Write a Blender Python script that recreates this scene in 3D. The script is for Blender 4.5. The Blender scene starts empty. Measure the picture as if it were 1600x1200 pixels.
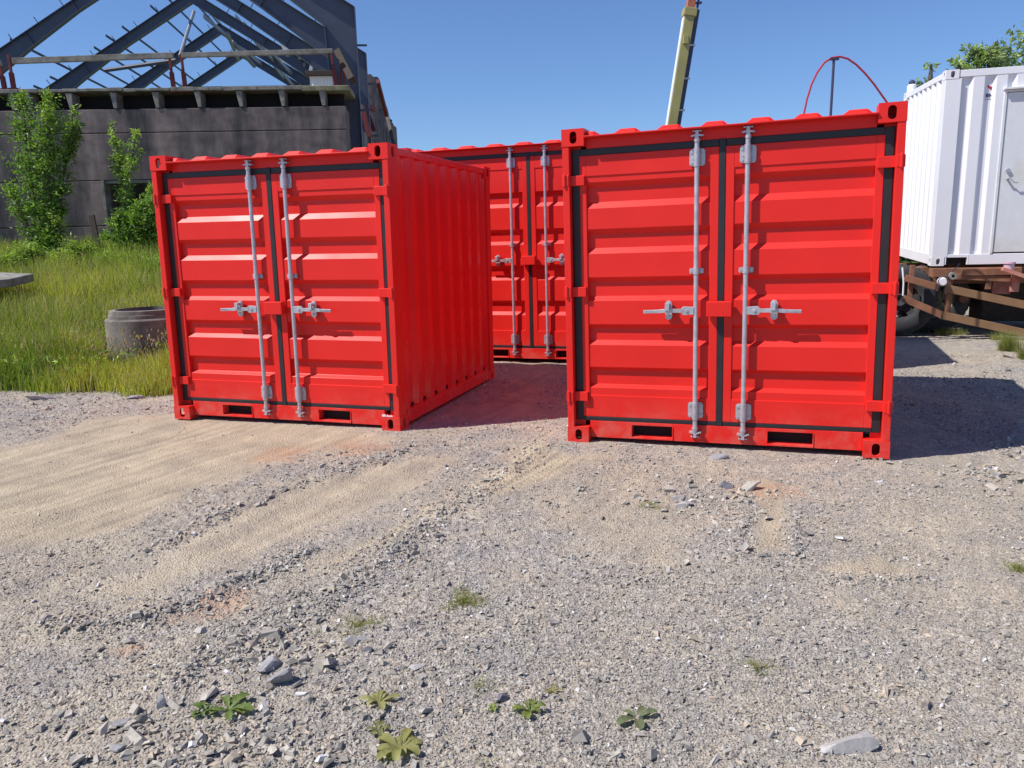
import bpy, bmesh, math, random
import numpy as np
from mathutils import Matrix, Vector
random.seed(7); RNG = np.random.default_rng(11)
S = bpy.context.scene; COL = S.collection
# ------------------------------------------------------------------ camera
F, HC, PITCH, ROLL = 1227.9, 1.4925, 0.1802, -0.02645
def _rx(a): c, s = math.cos(a), math.sin(a); return np.array([[1,0,0],[0,c,-s],[0,s,c]])
def _ry(a): c, s = math.cos(a), math.sin(a); return np.array([[c,0,s],[0,1,0],[-s,0,c]])
RC = _ry(ROLL) @ _rx(PITCH)                     # world -> view (x right, y forward, z up)
cam = bpy.data.objects.new('camera', bpy.data.cameras.new('camera')); COL.objects.link(cam)
cam.data.sensor_width = 36; cam.data.lens = F/1600*36; cam.data.clip_start = .05; cam.data.clip_end = 3000
_m = (RC.T @ np.array([[1,0,0],[0,0,-1],[0,1,0]])).tolist()
M4 = Matrix(_m).to_4x4(); M4.translation = (0,0,HC); cam.matrix_world = M4
S.camera = cam
def ray(u, v): return RC.T @ np.array([(u-800)/F, 1, -(v-600)/F])
def px(u, v, Y):                                 # point seen at photo position (u,v) at world depth Y
    d = ray(u, v); return np.array([0,0,HC]) + d*(Y/d[1])
def gp(u, v, z=0.):                              # point of the flat ground seen there
    d = ray(u, v); return np.array([0,0,HC]) + d*((z-HC)/d[2])
# ------------------------------------------------------------------ light
SUN_AZ, SUN_EL = math.radians(15), math.radians(51.5)     # direction the light travels / height
W = bpy.data.worlds.new('World'); S.world = W; W.use_nodes = True
nt = W.node_tree; bg = nt.nodes['Background']
sky = nt.nodes.new('ShaderNodeTexSky'); sky.sky_type = 'NISHITA'; sky.sun_disc = False
sky.sun_elevation = SUN_EL
_sx, _sy = -math.cos(SUN_AZ), -math.sin(SUN_AZ)           # towards the sun
sky.sun_rotation = math.atan2(_sx, _sy)
sky.air_density = 1.0; sky.dust_density = 0.1; sky.ozone_density = 6.0; sky.altitude = 100
tint = nt.nodes.new('ShaderNodeVectorMath'); tint.operation = 'MULTIPLY'; tint.inputs[1].default_value = (.86,.95,1.12)
nt.links.new(sky.outputs[0], tint.inputs[0]); nt.links.new(tint.outputs[0], bg.inputs[0]); bg.inputs[1].default_value = .10
sun = bpy.data.objects.new('sun', bpy.data.lights.new('sun', 'SUN')); COL.objects.link(sun)
sun.data.energy = 5.0; sun.data.angle = math.radians(.5); sun.data.color = (1, .955, .9)
sun.rotation_euler = Vector((math.cos(SUN_EL)*math.cos(SUN_AZ), math.cos(SUN_EL)*math.sin(SUN_AZ), -math.sin(SUN_EL))).to_track_quat('-Z', 'Y').to_euler()
S.view_settings.view_transform = 'Standard'; S.view_settings.look = 'None'
S.view_settings.exposure = .25; S.view_settings.gamma = 1
# ------------------------------------------------------------------ helpers
def tag(o, label=None, cat=None, group=None, kind=None):
    if label: o['label'] = label
    if cat: o['category'] = cat
    if group: o['group'] = group
    if kind: o['kind'] = kind
    return o
def thing(name, label, cat, loc=(0,0,0), rz=0, group=None, mat=None):
    o = bpy.data.objects.new(name, None); COL.objects.link(o); o.empty_display_size = .2
    if mat is not None: o.matrix_world = mat
    else: o.location = loc; o.rotation_euler = (0,0,rz)
    return tag(o, label, cat, group)
def basis(d):
    d = np.array(d, float); d /= np.linalg.norm(d)
    a = np.array([0,0,1.]) if abs(d[2]) < .95 else np.array([1.,0,0])
    x = np.cross(a, d); x /= np.linalg.norm(x); return x, np.cross(d, x), d
class MB:
    def __init__(s): s.v = []; s.f = []
    def add(s, v, f):
        n = len(s.v); s.v += [tuple(map(float, p)) for p in v]; s.f += [tuple(n+i for i in q) for q in f]; return s
    def box(s, x0, x1, y0, y1, z0, z1):
        return s.add([(x,y,z) for z in (z0,z1) for y in (y0,y1) for x in (x0,x1)],
                     [(0,2,3,1),(4,5,7,6),(0,1,5,4),(2,6,7,3),(0,4,6,2),(1,3,7,5)])
    def beam(s, p0, p1, w, h, up=(0,0,1), w1=None, h1=None):    # box between two points, w across, h along up
        p0, p1 = np.array(p0, float), np.array(p1, float); d = p1-p0; d /= np.linalg.norm(d)
        u = np.array(up, float); u -= d*(u@d); u /= np.linalg.norm(u); x = np.cross(d, u); v = []
        for p, a, b in ((p0, w, h), (p1, w1 or w, h1 or h)):
            for sb in (-1,1):
                for sa in (-1,1): v.append(p + x*sa*a/2 + u*sb*b/2)
        return s.add(v, [(0,2,3,1),(4,5,7,6),(0,1,5,4),(2,6,7,3),(0,4,6,2),(1,3,7,5)])
    def tube(s, pts, rad, n=10, cap=True):
        pts = [np.array(p, float) for p in pts]
        if not hasattr(rad, '__len__'): rad = [rad]*len(pts)
        v = []; f = []; X = None
        for i, p in enumerate(pts):
            d = pts[min(i+1, len(pts)-1)] - pts[max(i-1, 0)]; d /= np.linalg.norm(d)
            if X is None: X = basis(d)[0]
            X = X - d*(X@d); X /= np.linalg.norm(X); Y = np.cross(d, X)
            for k in range(n):
                a = 2*math.pi*k/n; v.append(p + rad[i]*(math.cos(a)*X + math.sin(a)*Y))
        for i in range(len(pts)-1):
            for k in range(n): f.append((i*n+k, i*n+(k+1)%n, (i+1)*n+(k+1)%n, (i+1)*n+k))
        if cap: f += [tuple(range(n))[::-1], tuple(range((len(pts)-1)*n, len(pts)*n))]
        return s.add(v, f)
    def prism(s, poly, a, b, ax):                # poly in the two other axes, extruded along ax (0,1,2)
        n = len(poly); v = []
        for t in (a, b):
            for p in poly: q = list(p); q.insert(ax, t); v.append(q)
        return s.add(v, [tuple(range(n))[::-1], tuple(range(n, 2*n))] + [(i,(i+1)%n,n+(i+1)%n,n+i) for i in range(n)])
    def lathe(s, prof, c, ax='z', n=32):         # prof: (r, h)
        v = []; f = []
        for r, h in prof:
            for k in range(n):
                a = 2*math.pi*k/n; e = (r*math.cos(a), r*math.sin(a))
                q = (e[0], e[1], h) if ax == 'z' else ((e[0], h, e[1]) if ax == 'y' else (h, e[0], e[1]))
                v.append((c[0]+q[0], c[1]+q[1], c[2]+q[2]))
        for i in range(len(prof)-1):
            for k in range(n): f.append((i*n+k, i*n+(k+1)%n, (i+1)*n+(k+1)%n, (i+1)*n+k))
        return s.add(v, f)
    def build(s, name, mat, parent=None, bevel=0, smooth=False, fix=True, tri=False):
        me = bpy.data.meshes.new(name); me.from_pydata(s.v, [], s.f)
        if fix:
            b = bmesh.new(); b.from_mesh(me); bmesh.ops.recalc_face_normals(b, faces=b.faces); b.to_mesh(me); b.free()
        me.materials.append(mat)
        o = bpy.data.objects.new(name, me); COL.objects.link(o)
        if parent is not None: o.parent = parent
        if smooth:
            me.polygons.foreach_set('use_smooth', [True]*len(me.polygons))
            me.set_sharp_from_angle(angle=math.radians(38))
        if bevel:
            m = o.modifiers.new('bevel', 'BEVEL'); m.width = bevel; m.segments = 2; m.limit_method = 'ANGLE'; m.angle_limit = math.radians(40)
        return o
def fastmesh(name, V, Q, mat, attrs=None, smooth=False):
    me = bpy.data.meshes.new(name); k = Q.shape[1]
    me.vertices.add(len(V)); me.vertices.foreach_set('co', V.astype(np.float32).ravel())
    me.loops.add(Q.size); me.loops.foreach_set('vertex_index', Q.astype(np.int32).ravel())
    me.polygons.add(len(Q)); me.polygons.foreach_set('loop_start', np.arange(0, Q.size, k, dtype=np.int32))
    me.polygons.foreach_set('use_smooth', np.full(len(Q), bool(smooth)))
    me.update(calc_edges=True)
    for n, a in (attrs or {}).items():
        if a.ndim == 1: t = me.attributes.new(n, 'FLOAT', 'POINT'); t.data.foreach_set('value', a.astype(np.float32))
        else: t = me.attributes.new(n, 'FLOAT_COLOR', 'POINT'); t.data.foreach_set('color', np.c_[a, np.ones(len(a))].astype(np.float32).ravel())
    me.materials.append(mat)
    o = bpy.data.objects.new(name, me); COL.objects.link(o); return o
# numpy noise
def vnoise(x, y, seed=0):
    xi, yi = np.floor(x).astype(np.int64), np.floor(y).astype(np.int64); fx, fy = x-xi, y-yi
    fx = fx*fx*(3-2*fx); fy = fy*fy*(3-2*fy)
    def h(a, b):
        n = (a*374761393 + b*668265263 + seed*1442695041) & 0xffffffff
        n = ((n ^ (n >> 13))*1274126177) & 0xffffffff; n = n ^ (n >> 16); return (n & 0xffff)/65535.
    return (h(xi,yi)*(1-fx)+h(xi+1,yi)*fx)*(1-fy) + (h(xi,yi+1)*(1-fx)+h(xi+1,yi+1)*fx)*fy
def fbm(x, y, sc, octv=4, seed=0, gain=.5):
    r = 0; a = 1; t = 0
    for i in range(octv): r = r + a*vnoise(x*sc, y*sc, seed+i*17); t += a; a *= gain; sc *= 2.03
    return r/t - .5
def ss(t): t = np.clip(t, 0, 1); return t*t*(3-2*t)
# ------------------------------------------------------------------ materials
def mat(name, col, rough=.6, metal=0, var=0, vscale=8, bump=0, bscale=60, bdist=.002, spec=.5, coat=0, col2=None, mixscale=3, mixw=.5, detail=6, stretch=None, dust=0):
    m = bpy.data.materials.new(name); m.use_nodes = True; n = m.node_tree.nodes; l = m.node_tree.links
    b = n['Principled BSDF']; b.inputs['Roughness'].default_value = rough; b.inputs['Metallic'].default_value = metal
    b.inputs['Specular IOR Level'].default_value = spec; b.inputs['Coat Weight'].default_value = coat
    b.inputs['Coat Roughness'].default_value = .2
    tc = n.new('ShaderNodeTexCoord'); out = None
    rgb = n.new('ShaderNodeRGB'); rgb.outputs[0].default_value = (*col, 1); out = rgb.outputs[0]
    if col2:
        t = n.new('ShaderNodeTexNoise'); t.inputs['Scale'].default_value = mixscale; t.inputs['Detail'].default_value = detail; t.inputs['Roughness'].default_value = .65
        l.new(tc.outputs['Object'], t.inputs['Vector'])
        if stretch:
            mp = n.new('ShaderNodeMapping'); mp.inputs['Scale'].default_value = stretch; l.new(tc.outputs['Object'], mp.inputs[0]); l.new(mp.outputs[0], t.inputs['Vector'])
        r = n.new('ShaderNodeMapRange'); r.inputs[1].default_value = mixw-.12; r.inputs[2].default_value = mixw+.12; l.new(t.outputs[0], r.inputs[0])
        x = n.new('ShaderNodeMix'); x.data_type = 'RGBA'; l.new(r.outputs[0], x.inputs[0]); l.new(out, x.inputs[6]); x.inputs[7].default_value = (*col2, 1); out = x.outputs[2]
    if var:
        t = n.new('ShaderNodeTexNoise'); t.inputs['Scale'].default_value = vscale; t.inputs['Detail'].default_value = 5; l.new(tc.outputs['Object'], t.inputs['Vector'])
        r = n.new('ShaderNodeMapRange'); r.inputs[1].default_value = .3; r.inputs[2].default_value = .7; r.inputs[3].default_value = 1-var; r.inputs[4].default_value = 1+var; l.new(t.outputs[0], r.inputs[0])
        x = n.new('ShaderNodeVectorMath'); x.operation = 'SCALE'; l.new(out, x.inputs[0]); l.new(r.outputs[0], x.inputs['Scale']); out = x.outputs[0]
        r2 = n.new('ShaderNodeMapRange'); r2.inputs[3].default_value = max(rough-.1, 0); r2.inputs[4].default_value = min(rough+.12, 1); l.new(t.outputs[0], r2.inputs[0]); l.new(r2.outputs[0], b.inputs['Roughness'])
    if dust:                                     # dust settled low on the thing
        sp = n.new('ShaderNodeSeparateXYZ'); l.new(tc.outputs['Object'], sp.inputs[0])
        r3 = n.new('ShaderNodeMapRange'); r3.inputs[1].default_value = .34; r3.inputs[2].default_value = .0; r3.inputs[3].default_value = 0; r3.inputs[4].default_value = 1; l.new(sp.outputs[2], r3.inputs[0])
        t3 = n.new('ShaderNodeTexNoise'); t3.inputs['Scale'].default_value = 7; t3.inputs['Detail'].default_value = 8; t3.inputs['Roughness'].default_value = .7; l.new(tc.outputs['Object'], t3.inputs['Vector'])
        r4 = n.new('ShaderNodeMapRange'); r4.inputs[1].default_value = .42; r4.inputs[2].default_value = .72; l.new(t3.outputs[0], r4.inputs[0])
        m3 = n.new('ShaderNodeMath'); m3.operation = 'MULTIPLY'; l.new(r3.outputs[0], m3.inputs[0]); l.new(r4.outputs[0], m3.inputs[1])
        m4 = n.new('ShaderNodeMath'); m4.operation = 'MULTIPLY'; l.new(m3.outputs[0], m4.inputs[0]); m4.inputs[1].default_value = dust
        x = n.new('ShaderNodeMix'); x.data_type = 'RGBA'; l.new(m4.outputs[0], x.inputs[0]); l.new(out, x.inputs[6]); x.inputs[7].default_value = (.45,.33,.25,1); out = x.outputs[2]
    l.new(out, b.inputs['Base Color'])
    if bump:
        t = n.new('ShaderNodeTexNoise'); t.inputs['Scale'].default_value = bscale; t.inputs['Detail'].default_value = 4; l.new(tc.outputs['Object'], t.inputs['Vector'])
        p = n.new('ShaderNodeBump'); p.inputs['Strength'].default_value = bump; p.inputs['Distance'].default_value = bdist; l.new(t.outputs[0], p.inputs['Height']); l.new(p.outputs[0], b.inputs['Normal'])
    return m
def leafmat(name, rough=.5, trans=.35):
    m = bpy.data.materials.new(name); m.use_nodes = True; n = m.node_tree.nodes; l = m.node_tree.links
    b = n['Principled BSDF']; b.inputs['Roughness'].default_value = rough; b.inputs['Specular IOR Level'].default_value = .4
    a = n.new('ShaderNodeAttribute'); a.attribute_name = 'col'; l.new(a.outputs['Color'], b.inputs['Base Color'])
    t = n.new('ShaderNodeBsdfTranslucent'); g = n.new('ShaderNodeVectorMath'); g.operation = 'MULTIPLY'; g.inputs[1].default_value = (1.3,1.5,.6)
    l.new(a.outputs['Color'], g.inputs[0]); l.new(g.outputs[0], t.inputs['Color'])
    x = n.new('ShaderNodeMixShader'); x.inputs[0].default_value = trans; l.new(b.outputs[0], x.inputs[1]); l.new(t.outputs[0], x.inputs[2])
    l.new(x.outputs[0], n['Material Output'].inputs[0]); return m
RED = mat('red_paint', (.72,.019,.013), .46, var=.05, vscale=2.2, bump=.05, bscale=5, bdist=.003, spec=.3, coat=.05, dust=.4)
RED_SIDE = mat('red_paint_side', (.70,.016,.016), .24, var=.06, vscale=1.6, bump=.08, bscale=7, bdist=.004, coat=.3, dust=.6)
RUBBER = mat('black_rubber', (.016,.016,.019), .5, var=.15, bump=.1)
GALV = mat('galvanised_steel', (.50,.49,.52), .42, metal=.55, var=.12, vscale=25, bump=.1, bscale=120)
DARK = mat('black_and_painted_shade', (.01,.01,.01), .9)  # near black: painted shade in pockets and rib gaps, own colour elsewhere
WHITE = mat('white_paint', (.80,.80,.82), .4, var=.025, vscale=1.5, bump=.08, bscale=12)
WHITE_DOOR = mat('white_door_paint', (.70,.71,.72), .5, var=.03, col2=(.62,.60,.52), mixscale=2.2, mixw=.62)
CONC = mat('dirty_concrete', (.235,.185,.165), .95, var=.35, vscale=3.5, bump=.5, bscale=55, bdist=.012, col2=(.05,.047,.052), mixscale=1.1, mixw=.50, detail=12, stretch=(1,1,.22))
CONC_L = mat('pale_concrete', (.27,.255,.22), .95, var=.2, vscale=9, bump=.5, bscale=40, bdist=.006, col2=(.13,.12,.10), mixscale=3, mixw=.56)
STEEL = mat('blue_grey_steel', (.06,.075,.115), .55, var=.12, vscale=3, bump=.05)
STEEL2 = mat('galvanised_purlin', (.22,.24,.27), .5, metal=.3, var=.15)
RUST = mat('rusty_brown_steel', (.21,.095,.05), .8, var=.22, vscale=9, bump=.4, bscale=60, col2=(.30,.13,.075), mixscale=4, mixw=.58)
RUST_R = mat('faded_red_steel', (.40,.10,.075), .75, var=.2, vscale=9, bump=.3, col2=(.42,.22,.17), mixscale=5, mixw=.52)
BROWN = mat('brown_rail', (.24,.135,.065), .75, var=.12, vscale=6, bump=.2)
REDOX = mat('red_oxide_post', (.17,.03,.028), .8, var=.2)
TYRE = mat('tyre_rubber', (.045,.045,.048), .85, var=.25, vscale=10, bump=.4, bscale=50)
OLIVE = mat('olive_rim', (.20,.19,.12), .7, var=.15)
YELLOW = mat('faded_yellow_paint', (.36,.32,.12), .55, var=.08, vscale=2)
ORANGE = mat('faded_orange_paint', (.42,.13,.07), .6, var=.15)
PINKRED = mat('red_pipe', (.42,.03,.05), .45)
BLUEBLK = mat('dark_pole', (.05,.05,.10), .5)
CUPM = mat('pink_plastic', (.62,.42,.50), .5)
WOODD = mat('dark_wood', (.06,.045,.035), .9, var=.3, vscale=14, bump=.5, bscale=40)
BARK = mat('bark', (.10,.075,.055), .9, var=.3, vscale=14, bump=.6, bscale=30)
INK = mat('dark_print', (.05,.04,.12), .6); INKR = mat('red_print', (.45,.02,.06), .6)
LEAF = leafmat('leaves'); GRASSM = leafmat('grass_blades', .6, .3)
# ------------------------------------------------------------------ ground
def upx(L): return np.array([gp(u, v)[:2] for u, v in L])
SAND = [(1., upx([(-500,740),(-100,705),(0,690),(180,632),(280,640),(600,665),(720,688),(560,705),(480,722),(330,772),(230,832),(110,862),(0,872),(-200,900),(-500,1000)])),
        (1., upx([(310,962),(400,905),(480,862),(600,800),(700,745),(800,690),(885,640),(890,695),(1000,705),(900,760),(760,800),(640,850),(520,902),(420,962),(350,985)])),
        (.8, upx([(330,790),(480,735),(640,705),(800,680),(700,760),(560,830),(440,875),(300,930),(180,960),(60,950),(150,890)])),
        (.95, upx([(1165,742),(1215,748),(1240,800),(1235,862),(1170,862),(1180,800)])),
        (.9, upx([(1280,885),(1370,860),(1460,893),(1360,902),(1300,902)])),
        (.6, upx([(890,700),(1120,722),(1140,850),(1170,905),(1000,925),(850,870),(800,800)])),
        (.7, upx([(640,670),(885,660),(890,565),(772,565),(770,600)])),
        (.5, upx([(620,1040),(760,1000),(860,1050),(1050,1030),(1120,1130),(950,1160),(700,1080)])),
        (.45, upx([(0,1030),(200,1010),(330,960),(360,1000),(200,1080),(0,1110)]))]
RUSTP = [(gp(335,945)[:2], .17), (gp(440,708)[:2], .25), (gp(1195,762)[:2], .2), (gp(205,1012)[:2], .05), (gp(560,700)[:2], .3)]
RIDGES = [(upx([(75,972),(165,974),(235,962),(320,932),(380,902),(435,886),(480,862)]), .022, .05),
          (upx([(270,1060),(400,995),(455,965),(525,925),(600,872),(650,832),(690,800),(760,760),(850,690)]), .018, .07),
          (upx([(230,862),(320,820),(360,795),(465,757),(575,722),(650,697)]), .015, .05),
          (upx([(1152,868),(1168,800),(1160,760)]), .012, .04), (upx([(1240,868),(1240,800)]), .012, .04), (upx([(1280,905),(1450,897)]), .008, .03),
          (upx([(880,870),(1000,905),(1080,890)]), .008, .04)]
def poly_sd(P, x, y):
    d = np.full(x.shape, 1e9); ins = np.zeros(x.shape, bool); n = len(P)
    for i in range(n):
        a, b = P[i], P[(i+1) % n]; e = b-a; wx, wy = x-a[0], y-a[1]
        t = np.clip((wx*e[0]+wy*e[1])/(e@e), 0, 1); d = np.minimum(d, (wx-e[0]*t)**2+(wy-e[1]*t)**2)
        c = ((a[1] <= y) & (b[1] > y)) | ((b[1] <= y) & (a[1] > y))
        with np.errstate(divide='ignore', invalid='ignore'):
            xi = a[0] + (y-a[1])/(b[1]-a[1]+1e-12)*(b[0]-a[0])
        ins ^= c & (x < xi)
    return np.where(ins, np.sqrt(d), -np.sqrt(d))
def line_d(P, x, y):
    d = np.full(x.shape, 1e9)
    for i in range(len(P)-1):
        a, b = P[i], P[i+1]; e = b-a; wx, wy = x-a[0], y-a[1]
        t = np.clip((wx*e[0]+wy*e[1])/(e@e), 0, 1); d = np.minimum(d, (wx-e[0]*t)**2+(wy-e[1]*t)**2)
    return np.sqrt(d)
def sandmask(x, y):
    wob = fbm(x, y, 2.2, 5, 3, .6)*.9
    r = np.zeros(x.shape)
    for i, (w, P) in enumerate(SAND): r = np.maximum(r, w*ss((poly_sd(P, x, y)+wob*(.55 if i not in (3, 4) else .16)+.06)/(.46 if i not in (3, 4) else .16)))
    r = np.maximum(r, ss(.42+1.5*fbm(x, y, 1.1, 4, 91)+.5*fbm(x, y, 9, 3, 92))*.55)
    return r
def ghs(x, y):                                   # large shape of the ground
    x, y = np.asarray(x, float), np.asarray(y, float)
    z = 1.15*ss((y-8.6)/11.5)*ss((-2.4-x)/3.)
    z = z + .035*ss((y-7.2)/2.5)*ss((4-np.abs(x))/3)
    return z + .0
def grassline(x): return 8.05 + .02*(x+5) + .25*np.sin(x*1.7)*.5
def bankmask(x, y):
    return ss((y - (8.25 - .22*(x+5)*0 + .18*np.sin(x*2.1)+.12*np.sin(x*5.3)))/.35)*ss((-2.35-x)/.25)
def gh(x, y): return float(ghs(x, y))
ys = np.concatenate([-np.geomspace(300, 1.5, 26), np.linspace(-1.2, 1.3, 14), np.geomspace(1.4, 13, 820), np.geomspace(13.1, 60, 90), np.geomspace(65, 900, 16)])
so = np.geomspace(.79, 40, 34); sc_ = np.concatenate([-so[::-1], np.linspace(-.78, .78, 1000), so])
YY, SS_ = np.meshgrid(ys, sc_, indexing='ij'); XX = SS_*np.sqrt(YY*YY+1)
sand = np.zeros(XX.shape); nearm = (YY > 0) & (YY < 16) & (np.abs(XX) < 16)
sand[nearm] = sandmask(XX[nearm], YY[nearm])
ZZ = ghs(XX, YY)
xs_, ys_ = XX[nearm], YY[nearm]; sd = sand[nearm]
fade = ss((15-ys_)/5)
z = .035*fbm(xs_, ys_, .9, 3, 5) + .018*fbm(xs_, ys_, 4.2, 3, 9)
fine = fbm(xs_, ys_, 38, 3, 21, .7)
z += (1-sd*.55)*.013*fine + (1-sd)*.010*np.maximum(vnoise(xs_*55, ys_*55, 31)-.55, 0)*2
# tyre tread marks pressed in the sand tongue
t1 = upx([(320,960),(885,650)]); dt = t1[1]-t1[0]; dt = dt/np.linalg.norm(dt); nt_ = np.array([-dt[1], dt[0]])
al = xs_*dt[0]+ys_*dt[1]; ac = xs_*nt_[0]+ys_*nt_[1] + .02*fbm(xs_, ys_, 3, 2, 77)
tread = (np.sin(al*2*math.pi/.055 + 1.5*np.sin(ac*2*math.pi/.11)) > .35)*(np.sin(ac*2*math.pi/.075) > -.3)
z -= .010*tread*ss((sd-.55)/.3)*ss((poly_sd(SAND[1][1], xs_, ys_)+.15)/.2)*ss((fbm(xs_, ys_, 1.3, 2, 88)+.2)/.25)
z += .012*fbm(al*.45, ac*6.5, 1., 4, 93, .6)*ss((sd-.25)/.4)
rut = np.sin(ac*2*math.pi/.62+.8)
z += .004*rut*ss((sd-.2)/.5)
for P, h, w in RIDGES:
    d = line_d(P, xs_, ys_); z += h*(.35+1.3*(vnoise(xs_*9, ys_*9, 41)))*np.exp(-(d/w)**2)
# keep the ground under the container feet flat and low
for (cx, cy, th, w_, d_) in ((-3.0157,6.8589,-.3026,2.2,2.438), (.4092,5.7509,-.347,2.2,2.438)):
    lx = (xs_-cx)*math.cos(th)+(ys_-cy)*math.sin(th); ly = -(xs_-cx)*math.sin(th)+(ys_-cy)*math.cos(th)
    dd = np.maximum(np.maximum(-lx, lx-w_), np.maximum(-ly, ly-d_)); k_ = ss((dd-.03)/.45)
    z = z*(.18+.82*k_) + .008*(1-k_)
z *= fade
ZZ[nearm] += z - .012
ru = np.zeros(XX.shape)
for c, r in RUSTP: ru[nearm] = np.maximum(ru[nearm], ss(1.3-np.hypot((xs_-c[0]), (ys_-c[1])*1.0)/r + 1.4*fbm(xs_, ys_, 9, 3, 61)))
bank = bankmask(XX, YY)
ny, nx = XX.shape; idx = np.arange(ny*nx).reshape(ny, nx)
Q = np.stack([idx[:-1,:-1], idx[:-1,1:], idx[1:,1:], idx[1:,:-1]], -1).reshape(-1, 4)
GM = bpy.data.materials.new('gravel_ground'); GM.use_nodes = True
n = GM.node_tree.nodes; l = GM.node_tree.links; b = n['Principled BSDF']; b.inputs['Roughness'].default_value = .95; b.inputs['Specular IOR Level'].default_value = .25
geo = n.new('ShaderNodeNewGeometry')
def tx(kind, scale, **k):
    t = n.new(kind); t.inputs['Scale'].default_value = scale
    for a, v in k.items(): t.inputs[a].default_value = v
    l.new(geo.outputs['Position'], t.inputs['Vector']); return t
def ramp(src, stops):
    r = n.new('ShaderNodeValToRGB'); l.new(src, r.inputs[0]); e = r.color_ramp.elements
    while len(e) < len(stops): e.new(.5)
    for i, (p, c) in enumerate(stops): e[i].position = p; e[i].color = (*c, 1)
    return r.outputs[0]
def mixc(f, a, bb, mode='MIX'):
    x = n.new('ShaderNodeMix'); x.data_type = 'RGBA'; x.blend_type = mode
    for s_, i in ((f, 0), (a, 6), (bb, 7)):
        if isinstance(s_, (int, float)): x.inputs[i].default_value = s_
        elif isinstance(s_, tuple): x.inputs[i].default_value = (*s_, 1)
        else: l.new(s_, x.inputs[i])
    return x.outputs[2]
def attr(a): t = n.new('ShaderNodeAttribute'); t.attribute_name = a; return t.outputs['Fac']
v1 = tx('ShaderNodeTexVoronoi', 95); v2 = tx('ShaderNodeTexVoronoi', 34); n1 = tx('ShaderNodeTexNoise', 3.2, Detail=6., Roughness=.6); n2 = tx('ShaderNodeTexNoise', 180, Detail=3.)
n3 = tx('ShaderNodeTexNoise', .7, Detail=4.)
sep = n.new('ShaderNodeSeparateColor'); l.new(v1.outputs['Color'], sep.inputs[0])
sep2 = n.new('ShaderNodeSeparateColor'); l.new(v2.outputs['Color'], sep2.inputs[0])
g1 = ramp(sep.outputs[0], [(0, (.15,.136,.13)), (.4, (.30,.275,.255)), (.8, (.42,.385,.355)), (1, (.64,.61,.58))])
g2 = ramp(sep2.outputs[0], [(0, (.20,.184,.175)), (.6, (.33,.302,.28)), (1, (.45,.415,.385))])
g = mixc(.42, g1, g2)
patch = ramp(n1.outputs[0], [(.35, (.90,.91,.92)), (.62, (1.12,1.07,.96))])
g = mixc(1., g, patch, 'MULTIPLY')
s1 = ramp(n1.outputs[0], [(.3, (.37,.315,.235)), (.5, (.46,.39,.28)), (.75, (.55,.465,.335))])
s1 = mixc(1., s1, ramp(n2.outputs[0], [(.3, (.68,.68,.68)), (.7, (1.2,1.2,1.2))]), 'MULTIPLY')
mpn = n.new('ShaderNodeMapping'); mpn.vector_type = 'TEXTURE'; mpn.inputs['Rotation'].default_value = (0, 0, float(math.atan2(dt[1], dt[0]))); mpn.inputs['Scale'].default_value = (2.2, .16, 1)
l.new(geo.outputs['Position'], mpn.inputs[0]); tn = n.new('ShaderNodeTexNoise'); tn.inputs['Scale'].default_value = 1.4; tn.inputs['Detail'].default_value = 6; l.new(mpn.outputs[0], tn.inputs['Vector'])
s1 = mixc(1., s1, ramp(tn.outputs[0], [(.32, (.76,.75,.76)), (.62, (1.08,1.06,1.04))]), 'MULTIPLY')
brk = n.new('ShaderNodeMath'); brk.operation = 'MULTIPLY_ADD'; l.new(n2.outputs[0], brk.inputs[0]); brk.inputs[1].default_value = .9; brk.inputs[2].default_value = -.45
sm = n.new('ShaderNodeMath'); sm.operation = 'ADD'; sm.use_clamp = True; l.new(attr('sand'), sm.inputs[0]); l.new(brk.outputs[0], sm.inputs[1])
c_ = mixc(sm.outputs[0], g, s1)
c_ = mixc(attr('rust'), c_, (.46,.24,.13))
far = ramp(n3.outputs[0], [(.35, (.10,.13,.05)), (.65, (.16,.18,.07))])
c_ = mixc(attr('bank'), c_, far)
l.new(c_, b.inputs['Base Color'])
bm = n.new('ShaderNodeBump'); bm.inputs['Strength'].default_value = .8; bm.inputs['Distance'].default_value = .010
hm = n.new('ShaderNodeMath'); hm.operation = 'MULTIPLY_ADD'; l.new(n2.outputs[0], hm.inputs[0]); hm.inputs[1].default_value = .5; l.new(v1.outputs['Distance'], hm.inputs[2])
l.new(hm.outputs[0], bm.inputs['Height']); l.new(bm.outputs[0], b.inputs['Normal'])
ground = fastmesh('ground', np.stack([XX, YY, ZZ], -1).reshape(-1, 3), Q, GM, {'sand': sand.ravel(), 'rust': ru.ravel()*.42, 'bank': bank.ravel()}, smooth=True)
tag(ground, kind='structure')
from mathutils.bvhtree import BVHTree
def zat(x, y):                                   # height of the displaced ground
    j = int(np.clip(np.searchsorted(ys, y), 1, len(ys)-1)); s_ = x/math.sqrt(y*y+1); i = int(np.clip(np.searchsorted(sc_, s_), 1, len(sc_)-1))
    return float(ZZ[j, i])
def zatv(x, y):
    j = np.clip(np.searchsorted(ys, y), 1, len(ys)-1); i = np.clip(np.searchsorted(sc_, x/np.sqrt(y*y+1)), 1, len(sc_)-1)
    return ZZ[j, i]
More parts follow.
